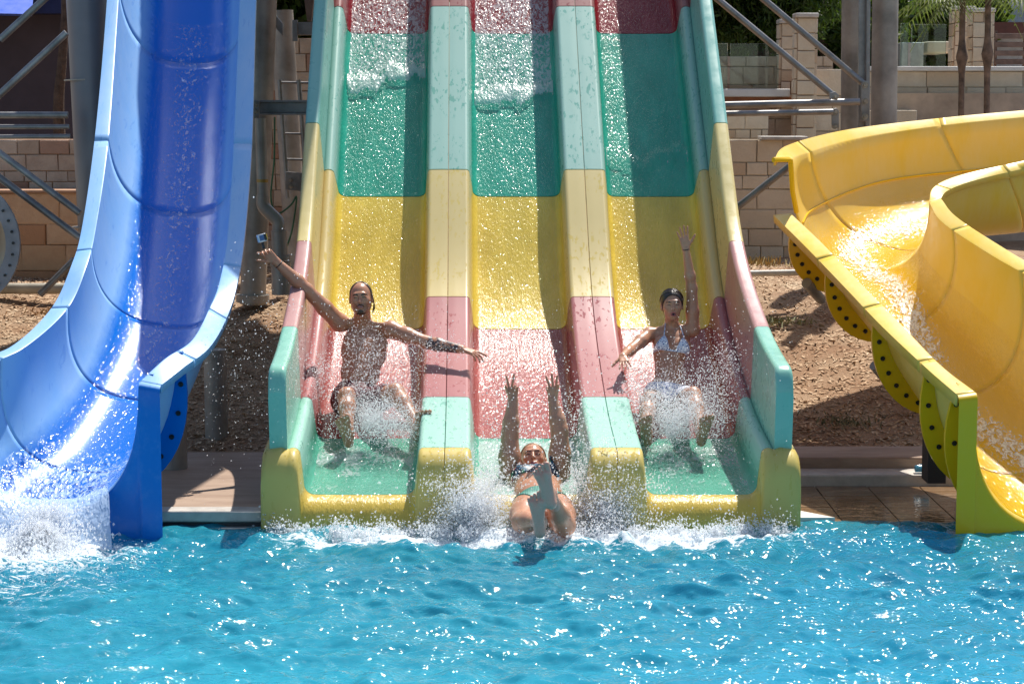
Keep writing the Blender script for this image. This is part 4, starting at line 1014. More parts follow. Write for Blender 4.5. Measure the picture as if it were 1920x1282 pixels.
def hand(sd, w, d, nrm, fingers, thumb, S=1.0, side=1):
    """w wrist, d along the hand, nrm out of the palm, fingers: 4 x (spread deg, bend deg); thumb: (spread, bend); side: +1 thumb towards d x nrm"""
    w = np.array(w, float); d = unit(d); n = unit(np.array(nrm, float) - d * (np.array(nrm, float) @ d)); t = np.cross(d, n) * side
    R = lambda v, ax, a: v * math.cos(a) + np.cross(ax, v) * math.sin(a) + ax * (ax @ v) * (1 - math.cos(a))
    for o in (.026, .009, -.009, -.025):
        sd.cone(w + t * o * .6 * S, w + (d * .082 + t * o * 1.05) * S, .0145 * S, .0115 * S, .012)
    for i, (sp, bd) in enumerate(fingers):
        o = (.028, .0095, -.010, -.028)[i]; ln = (.041, .046, .042, .032)[i] * S; r = (.0088, .009, .0086, .0078)[i] * S
        dd = R(d, n, math.radians(sp) * -side); p = w + (d * (.086 - .006 * (i == 3)) + t * o) * S
        axis = np.cross(dd, n); b = math.radians(bd)
        for j, m in enumerate((1, .62, .48)):
            dd = R(dd, axis, b * (.8 if j == 0 else 1)); q = p + dd * ln * m; sd.cone(p, q, r * (1 - .08 * j), r * (.92 - .08 * j), .005); p = q
    sp, bd = thumb; dd = unit(d * math.cos(math.radians(sp)) + t * math.sin(math.radians(sp)) + n * .25); p = w + (d * .022 + t * .022) * S
    for j, (m, r) in enumerate(((.045, .0125), (.033, .0098), (.026, .0088))):
        q = p + dd * m * S; sd.cone(p, q, r * S, r * .88 * S, .008); p = q
        dd = R(dd, np.cross(dd, n), math.radians(bd) * (j > 0)); dd = unit(dd * 1 + d * .12)
def foot(sd, ankle, toe_dir, sole_n, S=1.0):
    a = np.array(ankle, float); d = unit(toe_dir); n = unit(np.array(sole_n, float) - d * (np.array(sole_n, float) @ d)); t = np.cross(d, n)
    heel = a - d * .045 * S + n * .045 * S; ball = a + d * .125 * S + n * .052 * S
    sd.ball(a, .036 * S, .03); sd.ball(heel, .031 * S, .03); sd.cone(a + n * .012 * S, a + d * .09 * S + n * .035 * S, .036 * S, .025 * S, .03)
    sd.cone(heel, ball + t * .024 * S, .026 * S, .023 * S, .018); sd.cone(heel, ball - t * .026 * S, .024 * S, .020 * S, .018)
    for s in (1, -1)[:1]:
        for i, (o, ln, r) in enumerate(((.036, .064, .0140), (.012, .064, .0088), (-.0075, .056, .0083), (-.0255, .046, .0080), (-.042, .034, .0078))):
            b = a + d * .115 * S + n * .048 * S + t * o * S; sd.cone(b, b + d * ln * S + n * .004 + t * o * .04 * S, r * .95 * S, r * 1.05 * S, .0035)
def limb(sd, a, b, c, r, k=.022, calf=None):
    """upper a-b, lower b-c; r = (r at a, mid upper, at b, belly of the lower, at c)"""
    a, b, c = (np.array(x, float) for x in (a, b, c)); m = a * .55 + b * .45
    sd.cone(a, m, r[0], r[1], k); sd.cone(m, b, r[1], r[2], k)
    q = b * .68 + c * .32; sd.cone(b, q, r[2], r[3], k); sd.cone(q, c, r[3], r[4], k)
def torso(sd, pel, chest, nk, shL, shR, hipL, hipR, fw, fem=False):
    pel, chest, nk, shL, shR, hipL, hipR = (np.array(x, float) for x in (pel, chest, nk, shL, shR, hipL, hipR))
    B = basis(chest - pel, fw); wst = pel * .52 + chest * .48; w = np.linalg.norm(shL - shR)
    sd.ell(chest - B[2] * .02, (w * (.36 if fem else .44), .098 if not fem else .088, .15), B, .03)
    sd.ell(chest + B[2] * .07, (w * .40, .075, .075), B, .04)
    sd.ell(wst, (.136 if not fem else .098, .082 if not fem else .072, .13), B, .05)
    sd.ell(pel, (.145 if not fem else .150, .098, .105), B, .05)
    for h in (hipL, hipR): sd.ball(h - B[1] * .02, .085, .05)
    for s_ in (shL, shR):
        sd.cone(nk - B[2] * .03 - B[1] * .01, s_ + B[2] * .012, .034, .030, .05)   # trapezius to shoulder
        sd.ball(s_, .060 if not fem else .044, .035)
        sd.cone(chest * .7 + s_ * .3 - B[1] * .02, wst * .5 + chest * .5 + (s_ - chest) * .32, .06, .05, .05)  # lats
    sd.cone(nk - B[2] * .01 + B[1] * .035, shL + B[1] * .03 + B[2] * .012, .009, .009, .02); sd.cone(nk - B[2] * .01 + B[1] * .035, shR + B[1] * .03 + B[2] * .012, .009, .009, .02)
    for s in (-1, 1):
        if fem: sd.ell(chest + B[0] * s * .074 + B[1] * .072 - B[2] * .005, (.058, .046, .055), B, .025)
        else:
            sd.ell(chest + B[0] * s * .078 + B[1] * .068 + B[2] * .035, (.078, .032, .055), B, .022)
            for z in (-.10, -.15, -.20): sd.ell(chest + B[0] * s * .030 + B[1] * (.082 + z * .02) + B[2] * z, (.028, .010, .026), B, .03)
    sd.cone(chest + B[1] * .11 + B[2] * .10, chest + B[1] * .12 - B[2] * .06, .004, .004, .02, 'sub'); sd.ball(chest + B[1] * .095 - B[2] * .24, .006, .012, 'sub')
    return B
def skin_mat(name, spec=.5):
    t = NT(name); c = t.coord(); n = t.noise(c, 14, 5, .6); n2 = t.noise(c, 260, 2, .6)
    a = t.new('ShaderNodeAttribute', attribute_name='Col')
    t.p(Base_Color=t.mix(t.math('MULTIPLY', t.ramp(n, .35, .7), .35), a.outputs['Color'], t.mix(1.0, a.outputs['Color'], (.80, .62, .55), 'MULTIPLY')),
        Roughness=t.mix(t.ramp(n, .4, .6), (.26,) * 3, (.42,) * 3), Subsurface_Weight=.12, Subsurface_Scale=.02, Specular_IOR_Level=spec, Normal=t.bump(n2, .12, .002))
    t.b.inputs['Subsurface Radius'].default_value = (1, .35, .2); return t.m
M_skin = skin_mat('wet_tanned_skin', .6)
def hair_mat(name, col):
    t = NT(name); n = t.noise(t.coord((1, .25, 1)), 160, 3, .6); t.p(Base_Color=t.mix(t.ramp(n, .35, .65), col, tuple(x * 2.2 for x in col)), Roughness=.3, Specular_IOR_Level=.6, Normal=t.bump(n, .5, .004)); return t.m
M_hair_d = hair_mat('wet_dark_hair', (.012, .007, .005)); M_hair_b = hair_mat('wet_brown_hair', (.035, .018, .009)); M_hair_f = hair_mat('wet_fair_hair', (.16, .09, .045))
def paint(V, L_inv, base, lip, brow, fem, mouth=0.0, stub=0.0):
    C = np.tile(np.array([*base, 1.0]), (len(V), 1)); q = L_inv(V); x, y, z = q[:, 0], q[:, 1], q[:, 2]
    f = (y > .05) & (np.abs(x) < .09) & (y < .15) & (np.abs(z) < .13)
    def put(m, col): C[m, :3] = col
    if stub: m = f & (z < -.03); C[m, :3] = C[m, :3] * (1 - stub)
    put(f & (((x / .021) ** 2 + ((z + .052 + mouth / 2) / (.011 + mouth * .55)) ** 2) < 1) & (y > .072), lip)
    if mouth: put(f & (((x / .010) ** 2 + ((z + .052 + mouth / 2) / (.003 + mouth / 2)) ** 2) < 1), (.03, .008, .008))
    for s in (-1, 1):
        put(f & (np.abs(np.abs(x) - .031) < .019) & (np.abs(z - (.030 - 12 * (np.abs(x) - .031) ** 2)) < (.0035 if fem else .0050)), brow)
        put(f & (np.abs(np.abs(x) - .031) < .0145) & (np.abs(z - (.0085 + 10 * (np.abs(x) - .031) ** 2)) < .0026), brow)
    put((np.abs(np.abs(x) - .0095) < .004) & (np.abs(z + .031) < .003) & (y > .09), tuple(b * .35 for b in base))
    return C
def person_mesh(sd, parent, name, m, fn=None, it=1, mask=None):
    V, Q = sd.nets(mask); V = relax(V, Q, it, .45)
    return fastmesh(name, V, Q[:, ::-1] if FLIPQ else Q, m, parent, True, 4, {'Col': fn(V)} if fn else None)
FLIPQ = False
def local(c, B, S=1.0): return lambda V: (V - np.array(c)) @ np.array(B).T / S
def hairpiece(sd, c, B, S, hairline, grow=.008, back=0, low=-.03):
    """mask array: skull shell behind the hairline"""
    X, Y, Z = sd.pts(); x, y, z = [((X - c[0]) * B[i][0] + (Y - c[1]) * B[i][1] + (Z - c[2]) * B[i][2]) / S for i in range(3)]
    r = (.074 + grow, .093 + grow, .083 + grow); p = (x / r[0], (y + .012) / r[1], (z - .035) / r[2])
    k0 = np.sqrt(p[0] ** 2 + p[1] ** 2 + p[2] ** 2); d = (k0 - 1) * min(r)
    d2 = np.sqrt(x ** 2 + (y + .085) ** 2 + (z + .0) ** 2) - .045 * (1 + back); d = np.minimum(d, d2)
    cut = hairline(x, y, z)          # >0 where there is no hair
    return np.maximum(d, np.maximum(cut, low - z)).astype(np.float32)
def sdf_mesh(sd, arr, parent, name, m, it=1): 
    V, Q = sd.nets(arr); V = relax(V, Q, it, .4)
    return fastmesh(name, V, Q, m, parent, True, 4)
# ------------------------------------------------------------------ the man in the left lane
DO = .2
A = lambda x, y, D: np.array(P(x, y, D + DO))
man = empty('person', tuple(P(672, 790, 13.35)), 'bearded man in dark red shorts sliding down the left lane holding up a small camera', 'person')
sd = Sdf((-1.80, 12.65, .25), (-.10, 14.18, 2.10), .0048)
pel = A(668, 742, 13.32); chest = A(683, 655, 13.50); nk = A(680, 602, 13.56)
sR, sL = A(636, 605, 13.52), A(733, 618, 13.5)
hR, hL = A(648, 752, 13.28), A(697, 752, 13.28)
Bm = torso(sd, pel, chest, nk, sL, sR, hL, hR, (0.02, -1, -.25))
hc = A(677, 561, 13.47); HB = basis((-.05, .12, 1), (-.02, -1, .12))
sd.cone(nk - HB[2] * .02, hc - HB[2] * .05 - HB[1] * .01, .060, .056, .03)
head(sd, hc, HB, 1.0, False)
eR, wR = A(575, 543, 13.42), A(518, 491, 13.36)
limb(sd, sR, eR, wR, (.060, .055, .043, .046, .029)); hand(sd, wR, A(492, 466, 13.33) - wR, (-.35, -.9, .25), [(8, 28), (2, 52), (-4, 58), (-9, 60)], (38, 12), 1.0, -1)
eL, wL = A(800, 642, 13.42), A(866, 655, 13.33)
limb(sd, sL, eL, wL, (.058, .054, .043, .046, .030)); hand(sd, wL, A(900, 664, 13.28) - wL, (-.1, .25, -1), [(10, 8), (3, 22), (-3, 26), (-9, 30)], (42, 10), 1.0, 1)
kR, aR = A(650, 742, 12.98), A(652, 812, 12.72); kL, aL = A(742, 735, 12.98), A(784, 800, 12.7)
limb(sd, hR, kR, aR, (.088, .075, .055, .055, .034), .03); foot(sd, aR, (-.15, -.45, .85), (0, -.85, -.5))
limb(sd, hL, kL, aL, (.088, .075, .055, .055, .034), .03); foot(sd, aL, (.25, -.45, .85), (0, -.85, -.5))
skin1 = (.50, .24, .14)
li = local(hc, HB)
def man_col(V):
    C = paint(V, li, skin1, (.30, .10, .09), (.02, .012, .008), False, 0, .28)
    d = wL - eL; t_ = ((V - eL) @ d) / (d @ d); q_ = eL + t_[:, None] * d; r_ = np.linalg.norm(V - q_, axis=1)   # inked sleeve on his left forearm
    for i in np.nonzero((t_ > .05) & (t_ < .92) & (r_ < .07))[0]:
        v_ = mnoise.noise(Vector(V[i] * 38)) + .5 * mnoise.noise(Vector(V[i] * 80))
        if v_ > -.08: C[i, :3] = (.07, .05, .055)
    return C
person_mesh(sd, man, 'body', M_skin, man_col)
hb_ = hairpiece(sd, hc, HB, 1.0, lambda x, y, z: np.maximum(y - .022 - .35 * np.maximum(z - .06, 0) + 2.6 * np.maximum(.05 - np.abs(x), 0) * (z > .04) * .35, -.2) + 0 * x, .006, .1)
sdf_mesh(sd, hb_, man, 'hair', M_hair_b)
X, Y, Z = sd.pts(); q = [((X - hc[0]) * HB[i][0] + (Y - hc[1]) * HB[i][1] + (Z - hc[2]) * HB[i][2]) for i in range(3)]
goat = np.sqrt((q[0] / .021) ** 2 + ((q[2] + .092) / .017) ** 2) - 1; must = np.maximum(np.abs(q[2] + .0405 + q[0] ** 2 * 16) - .0042, np.abs(q[0]) - .030) / .02
must2 = np.maximum(np.abs(np.abs(q[0]) - .029) - .0035, np.abs(q[2] + .062) - .016) / .02
jaw = np.maximum(np.sqrt((q[0] / .060) ** 2 + ((q[2] + .055) / .055) ** 2) - 1, np.maximum(q[2] + .096, .02 - q[1]) / .03)
reg = np.minimum(np.minimum(goat, must), jaw) * .02
beard = np.maximum(np.maximum(sd.g - .0032, reg), .045 - q[1]).astype(np.float32); beard = np.maximum(beard, (np.sqrt(q[0] ** 2 + q[1] ** 2 + q[2] ** 2) - .16)).astype(np.float32)
sdf_mesh(sd, beard, man, 'beard', M_hair_b, 0)
# hair strands at the left ear
mb = MB()
for k in range(5):
    p0 = hc + HB[0] * -.078 + HB[1] * (-.03 + .008 * k) + HB[2] * .03; mb.path(crom([p0, p0 + HB[0] * -.008 - HB[2] * .05, p0 + HB[0] * (-.012 + .004 * k) - HB[2] * (.10 + .008 * k)], 4), .0022, 5)
mb.build('loose_strands', M_hair_b, man, True)
# shorts: a shell over hips and thighs
def near_seg(sd, a, b):
    X, Y, Z = sd.pts(); a = np.array(a); b = np.array(b); d = b - a; t = np.clip(((X - a[0]) * d[0] + (Y - a[1]) * d[1] + (Z - a[2]) * d[2]) / (d @ d), 0, 1)
    return np.sqrt((X - a[0] - t * d[0]) ** 2 + (Y - a[1] - t * d[1]) ** 2 + (Z - a[2] - t * d[2]) ** 2), t
def halfsp(sd, p, n):
    X, Y, Z = sd.pts(); n = unit(n); return (X - p[0]) * n[0] + (Y - p[1]) * n[1] + (Z - p[2]) * n[2]
def cloth(name, label, a, b=None):
    t = NT(name); n = t.noise(t.coord(), 70, 3, .6); t.p(Base_Color=t.mix(t.ramp(n, .4, .6), a, b or tuple(x * .7 for x in a)), Roughness=.5, Normal=t.bump(n, .3, .006)); return t.m
up = unit(chest - pel); region = halfsp(sd, pel + up * .075, up)
for h_, k_ in ((hR, kR), (hL, kL)):
    pass
dR, tR = near_seg(sd, hR, kR); dL, tL = near_seg(sd, hL, kL); dP, _ = near_seg(sd, hR, hL)
reg = np.maximum(region, np.minimum(np.minimum(np.where(tR < .72, dR, 1) - .13, np.where(tL < .72, dL, 1) - .13), dP - .15))
shorts = np.maximum(sd.g - .009, reg).astype(np.float32)
sdf_mesh(sd, shorts, man, 'swim_shorts', cloth('red_shorts', 's', (.16, .012, .02), (.05, .01, .02)), 2)
w_ = unit(wR - eR)
o = MB(); ring = []
for k in range(21):
    a = k / 20 * 6.283; xx = unit(np.cross(w_, (0, 0, 1))); yy = np.cross(w_, xx); ring.append(wR - w_ * .025 + (xx * math.cos(a) + yy * math.sin(a)) * .029)
o.path(ring, .0045, 8, False).build('wristband', simple('black_rubber', (.01, .01, .012), .5), man, True)
# action camera in his hand
kc = A(491, 447, 13.26)
CAMT = empty('action_camera', tuple(kc), 'small action camera in a clear housing with a yellow side held up by the man', 'camera')
Mc = Matrix.Translation(Vector(kc)) @ Matrix.Rotation(math.radians(-14), 4, 'Y') @ Matrix.Rotation(math.radians(28), 4, 'Z')
t = NT('clear_housing'); t.p(Base_Color=(.55, .58, .62), Roughness=.12, Metallic=.35); Mcl = t.m
MB().box((-.030, -.016, -.026), (.030, .016, .030), Mc).build('housing', Mcl, CAMT, bevel=.005)
MB().box((-.021, -.020, -.014), (.010, -.0165, .022), Mc).build('screen', simple('blue_screen', (.05, .12, .28), .1, 0, .1, 5, 0), CAMT)
MB().box((.0305, -.013, -.020), (.036, .014, .024), Mc).build('yellow_cover', simple('yellow_cover', (.85, .50, .02), .35, 0, .05, 5, 0), CAMT, bevel=.002)
MB().box((.012, -.0195, -.018), (.028, -.0165, .026), Mc).build('front_trim', simple('black_trim', (.015, .015, .015), .35, 0, .1, 5, 0), CAMT)
MB().box((-.012, -.008, -.072), (.004, .008, -.028), Mc).build('handle', simple('black_grip', (.02, .02, .022), .5, 0, .1, 5, 0), CAMT, bevel=.003)
# ------------------------------------------------------------------ the woman in the right lane
wom = empty('person', tuple(P(1255, 800, 13.35)), 'woman in white and blue bikini sliding down the right lane with one arm raised', 'person')
sd = Sdf((.62, 12.50, .25), (1.68, 14.18, 2.28), .0048)
pel = A(1250, 738, 13.36); chest = A(1258, 652, 13.52); nk = A(1259, 612, 13.58)
sR, sL = A(1217, 627, 13.54), A(1299, 618, 13.56); hR, hL = A(1229, 750, 13.32), A(1275, 750, 13.32)
Bw = torso(sd, pel, chest, nk, sL, sR, hL, hR, (0, -1, -.2), True)
hc = A(1260, 574, 13.50); HB = basis((-.02, .10, 1), (.02, -1, .10))
sd.cone(nk - HB[2] * .01, hc - HB[2] * .05 - HB[1] * .012, .048, .046, .03)
head(sd, hc, HB, .95, True, .010)
eL, wL = A(1297, 540, 13.56), A(1286, 467, 13.5)
limb(sd, sL, eL, wL, (.047, .044, .036, .036, .024)); hand(sd, wL, A(1278, 420, 13.48) - wL, (.0, -1, .05), [(9, 3), (2, 3), (-6, 4), (-15, 4)], (42, 2), .90, 1)
eR, wR = A(1184, 655, 13.34), A(1168, 668, 13.14)
limb(sd, sR, eR, wR, (.047, .044, .036, .036, .024)); hand(sd, wR, A(1172, 682, 13.04) - wR, (.1, .1, -1), [(14, 6), (5, 6), (-4, 8), (-12, 10)], (50, 5), .9, -1)
kR, aR = A(1215, 752, 12.96), A(1212, 812, 12.66); kL, aL = A(1300, 740, 12.94), A(1316, 812, 12.62)
limb(sd, hR, kR, aR, (.082, .070, .050, .050, .030), .03); foot(sd, aR, (-.1, -.4, .9), (0, -.9, -.4), .92)
limb(sd, hL, kL, aL, (.082, .070, .050, .050, .030), .03); foot(sd, aL, (.15, -.35, .9), (0, -.9, -.3), .92)
skin2 = (.52, .26, .155); li2 = local(hc, HB, .95)
person_mesh(sd, wom, 'body', M_skin, lambda V: paint(V, li2, skin2, (.42, .10, .10), (.03, .014, .01), True, .010))
hb_ = hairpiece(sd, hc, HB, .95, lambda x, y, z: y - .074 + .72 * np.maximum(.088 - z, 0) - .25 * np.maximum(np.abs(x) - .02, 0) + .22 * np.maximum(.012 - np.abs(x), 0), .010, .55, -.075)
sdf_mesh(sd, hb_, wom, 'hair', M_hair_d)
mb = MB()
for s_ in (-1, 1):
    for k in range(12):
        y0_ = .062 - .011 * k; pts_ = []
        for a in np.linspace(.04, 1.62, 9):
            xr = math.sin(a); zr = math.cos(a); yy_ = y0_ - .030 * a - .018 * a * a * (1 - k / 14); kk = math.sqrt(max(.05, 1 - ((yy_ + .012) / .104) ** 2))
            pts_.append(hc + .95 * (HB[0] * s_ * .0845 * xr * kk + HB[1] * yy_ + HB[2] * (.035 + .0925 * zr * kk)))
        mb.path(pts_, [.0035] + [.0058] * 7 + [.003], 6)
mb.build('hair_strands', M_hair_d, wom, True)
def bikini_mat(name, base, dot, scale, rnd=.3):
    t = NT(name); v = t.new('ShaderNodeTexVoronoi'); v.inputs['Scale'].default_value = scale; t.l.new(t.coord(), v.inputs['Vector'])
    t.p(Base_Color=t.mix(t.ramp(v.outputs['Distance'], rnd, rnd + .08), dot, base), Roughness=.55); return t.m
M_bik = bikini_mat('white_blue_print', (.72, .76, .85), (.03, .06, .25), 75)
def axes(sd, c, B): 
    X, Y, Z = sd.pts(); return [((X - c[0]) * B[i][0] + (Y - c[1]) * B[i][1] + (Z - c[2]) * B[i][2]) for i in range(3)]
x, y, z = axes(sd, chest, Bw)
ax_ = np.abs(x)
cup = np.maximum(np.maximum(-.058 - z, np.abs(ax_ - .074 - (z + .03) * -.12) - (.062 - (z + .058) * .52)), .0 - y) 
band = np.maximum(np.abs(z + .054) - .006, np.abs(ax_) - .2)
reg = np.minimum(cup, band); bik = np.maximum(sd.g - .0032, reg); 
sdf_mesh(sd, np.maximum(bik, np.maximum(z - .085, -z - .12)).astype(np.float32), wom, 'bikini_top', M_bik, 1)
mb = MB()
for s in (-1, 1):
    a = chest + Bw[0] * s * .070 + Bw[1] * .108 + Bw[2] * .045; b = nk + Bw[0] * s * .050 + Bw[1] * .045 + Bw[2] * .0; c_ = nk + Bw[0] * s * .035 - Bw[1] * .03 + Bw[2] * .035
    mb.path(crom([a, a * .5 + b * .5 + Bw[1] * .006, b, c_], 5), .0042, 6)
mb.build('bikini_straps', M_bik, wom, True)
x, y, z = axes(sd, pel, Bw)
reg = np.maximum(np.maximum(z - .055, -z - .11), -(z + .10 + .0) + np.abs(x) * .75 - .02)
sdf_mesh(sd, np.maximum(sd.g - .005, reg).astype(np.float32), wom, 'bikini_bottom', M_bik, 1)
w_ = unit(wL - eL); ring = []
for k in range(21):
    a = k / 20 * 6.283; xx = unit(np.cross(w_, (0, 1, 0))); yy = np.cross(w_, xx); ring.append(wL - w_ * .0 + (xx * math.cos(a) + yy * math.sin(a)) * .024)
MB().path(ring, .0035, 8, False).build('wristband', simple('black_band', (.01, .01, .012), .5), wom, True)
# ------------------------------------------------------------------ the woman shooting out of the middle lane
DO = 0
mid = empty('person', tuple(P(1015, 985, 11.9)), 'person leaving the middle lane feet first, leaning back with both arms straight up', 'person')
sd = Sdf((-.32, 11.10, -.12), (.66, 12.98, 1.22), .0040)
pel = A(1014, 945, 11.98); chest = A(1003, 905, 12.34); nk = A(1000, 884, 12.50)
sR, sL = A(955, 893, 12.42), A(1050, 888, 12.42); hR, hL = A(988, 955, 11.92), A(1046, 955, 11.92)
Bc = torso(sd, pel, chest, nk, sL, sR, hL, hR, (0, -.55, 1), True)
sd.ell((pel + chest) / 2, (.155, .095, .15), Bc, .05); sd.ell(chest, (.18, .10, .13), Bc, .05)
hc = A(1000, 866, 12.56); HB = basis((-.05, .62, .80), (-.02, -.80, .55))
sd.cone(nk, hc - HB[2] * .04, .056, .054, .03)
head(sd, hc, HB, 1.06, True)
eR, wR = A(956, 812, 12.48), A(962, 750, 12.52); eL, wL = A(1049, 806, 12.46), A(1037, 750, 12.5)
limb(sd, sR, eR, wR, (.068, .068, .052, .050, .032)); hand(sd, wR, A(962, 715, 12.52) - wR, (.1, -1, .0), [(14, 2), (-10, 3), (-4, 80), (-8, 85)], (25, 45), .92, -1)
limb(sd, sL, eL, wL, (.068, .068, .052, .050, .032)); hand(sd, wL, A(1033, 715, 12.5) - wL, (-.1, -1, .0), [(15, 4), (1, 2), (-13, 4), (-8, 75)], (20, 50), .92, 1)
kR, aR = A(980, 978, 11.58), A(1012, 978, 11.38); kL, aL = A(1058, 985, 11.56), A(1030, 925, 11.36)
limb(sd, hR, kR, aR, (.098, .088, .062, .056, .034), .03); foot(sd, aR, (-.10, -.05, 1), (-.1, -1, .0), 1.05)
limb(sd, hL, kL, aL, (.098, .088, .062, .056, .034), .03); foot(sd, aL, (-.28, -.05, 1), (-.1, -1, .0), 1.05)
skin3 = (.52, .26, .16); li3 = local(hc, HB, 1.06)
def mid_col(V):
    C = paint(V, li3, skin3, (.36, .11, .10), (.06, .035, .02), True)
    m = (V[:, 1] < 11.40) & (V[:, 2] > .12); C[m, :3] = (.66, .36, .27); return C
person_mesh(sd, mid, 'body', M_skin, mid_col)
sdf_mesh(sd, hairpiece(sd, hc, HB, 1.06, lambda x, y, z: y - .045 + 1.0 * np.maximum(.08 - z, 0), .006, .3), mid, 'hair', M_hair_f)
t = NT('tropical_print'); v = t.new('ShaderNodeTexVoronoi'); v.inputs['Scale'].default_value = 42; t.l.new(t.coord(), v.inputs['Vector']); n = t.noise(t.coord(), 20, 3)
rp = t.new('ShaderNodeValToRGB'); t.l.new(v.outputs['Color'], rp.inputs[0]); rp.color_ramp.interpolation = 'CONSTANT'
for pos_, c_ in ((.0, (.008, .010, .03, 1)), (.42, (.02, .12, .20, 1)), (.58, (.01, .02, .05, 1)), (.72, (.05, .25, .14, 1)), (.82, (.40, .08, .06, 1)), (.9, (.02, .03, .09, 1))):
    if pos_ in (0.0,): rp.color_ramp.elements[0].color = c_
    else: e = rp.color_ramp.elements.new(pos_); e.color = c_
t.p(Base_Color=rp.outputs[0], Roughness=.45); M_trop = t.m
x, y, z = axes(sd, chest, Bc)
sdf_mesh(sd, np.maximum(np.maximum(sd.g - .006, np.maximum(z - .075, -z - .065)), np.abs(x) - .150 + np.maximum(z, 0) * .6).astype(np.float32), mid, 'bikini_top', M_trop, 1)
x, y, z = axes(sd, pel, Bc)
t = NT('teal_striped_fabric'); wv = t.new('ShaderNodeTexWave'); wv.inputs['Scale'].default_value = 30; t.l.new(t.coord(), wv.inputs['Vector'])
t.p(Base_Color=t.mix(wv.outputs['Fac'], (.03, .16, .13), (.10, .32, .26)), Roughness=.5)
sdf_mesh(sd, np.maximum(sd.g - .006, np.maximum(z - .085, np.maximum(-z - .09, -(z + .09) + np.abs(x) * .8 - .05))).astype(np.float32), mid, 'bikini_bottom', t.m, 1)
w_ = unit(wL - eL); ring = []
for k in range(21):
    a = k / 20 * 6.283; xx = unit(np.cross(w_, (0, 1, 0))); yy = np.cross(w_, xx); ring.append(wL - w_ * .01 + (xx * math.cos(a) + yy * math.sin(a)) * .027)
MB().path(ring, .003, 8, False).build('bracelet', M_boltl, mid, True)
# ================================================================== UNSEEN SHADE PANEL ADDED OVER THE BLUE SLIDE (out of the frame, blocks sun)
S_ = SUN / SUN.z
def on_blue(px, py):
    """the point of the blue channel seen in that direction"""
    best = (1e9, None)
    for sct in BS:
        for q in sct[2:-2]:
            d_ = q - np.array((0, 0, H)); w_ = d_[1] * cp - d_[2] * sp; u_ = 960 + F * d_[0] / w_; v_ = 641 - F * (d_[1] * sp + d_[2] * cp) / w_
            e_ = (u_ - px) ** 2 + (v_ - py) ** 2
            if e_ < best[0] and q[0] < sct[len(sct) // 2][0] + .25: best = (e_, q)
    return Vector(best[1])
edgeL = [on_blue(262, y) + S_ * 4.6 for y in (-60, 60, 180, 300, 430, 560)] + [on_blue(262, 680) + S_ * 4.6]
edgeR = [p + Vector((1.05, 0, 0)) for p in edgeL[:5]] + [edgeL[5] + Vector((.95, 0, 0)), P(452, 528, 13.2) + S_ * 4.6]
up_ = (edgeL[0] - edgeL[1]).normalized(); edgeL = [edgeL[0] + up_ * 1.2] + edgeL; edgeR = [edgeR[0] + up_ * 1.2] + edgeR
ST = empty('unseen_shade_panel', tuple(edgeL[-1]), 'added unseen stepped panel that shades the blue slide from above', 'stairs')
mb = MB(); dn = Vector((0, 0, -.05))
for i in range(len(edgeL) - 1):
    q = [edgeL[i + 1], edgeR[i + 1], edgeR[i], edgeL[i]]; mb.add(q + [p + dn for p in q], [(0, 1, 2, 3), (7, 6, 5, 4), (0, 4, 5, 1), (1, 5, 6, 2), (2, 6, 7, 3), (3, 7, 4, 0)])
mb.build('shade_sheet', steelp, ST)
for i in range(len(edgeL) - 2):
    for f in (.25, .75):
        a_ = edgeL[i].lerp(edgeL[i + 1], f); b_ = edgeR[i].lerp(edgeR[i + 1], f)
        MB().box((a_.x + .15, a_.y - .13, a_.z + .02), (b_.x - .15, a_.y + .13, a_.z + .06)).build('shade_slat', steel, ST)
# ================================================================== WATER FILMS, FOAM AND SPRAY
def film_mat(name, tint, foamc=(.86, .90, .92), bscale=60, lo=.5, hi=.6, gl=1.6, str_=.8, fop=.38):
    t = NT(name); c = t.coord((1, .5, .5)); foam = t.attr('foam')
    fn = t.noise(c, 38, 6, .72, .8); fn2 = t.noise(c, bscale, 1.2, .5, .3)
    m = t.ramp(t.math('ADD', fn, t.math('MULTIPLY_ADD', foam, .5, -.25)), lo, hi)
    nb = t.bump(fn2, str_, .014)
    tr = t.new('ShaderNodeBsdfTransparent'); tr.inputs[0].default_value = (*tint, 1)
    gs = t.new('ShaderNodeBsdfGlossy'); gs.inputs['Roughness'].default_value = .07; t.l.new(nb, gs.inputs['Normal'])
    m1 = t.new('ShaderNodeMixShader'); lw = t.new('ShaderNodeLayerWeight'); t.l.new(t.math('MULTIPLY_ADD', t.math('POWER', lw.outputs['Facing'], 5.0), .5 * gl, .022 * gl), m1.inputs[0]); t.l.new(tr.outputs[0], m1.inputs[1]); t.l.new(gs.outputs[0], m1.inputs[2])
    t.p(Base_Color=foamc, Roughness=.25, Normal=nb, Specular_IOR_Level=.8)
    m2 = t.new('ShaderNodeMixShader'); t.l.new(t.math('MULTIPLY', m, fop), m2.inputs[0]); t.l.new(m1.outputs[0], m2.inputs[1]); t.l.new(t.b.outputs[0], m2.inputs[2])
    t.l.new(m2.outputs[0], t.out.inputs[0]); return t.m
M_film = film_mat('thin_running_water', (1, 1, 1))
def nz(x, y, s, o=0, octv=3):
    v = 0; a = 1; tot = 0
    for k in range(octv):
        v += a * mnoise.noise(Vector((x * s + o, y * s + o * 1.7, o))); tot += a; a *= .55; s *= 2.1
    return v / tot
fronts = [(16.35, 0), (16.30, 4), (15.62, 9)]
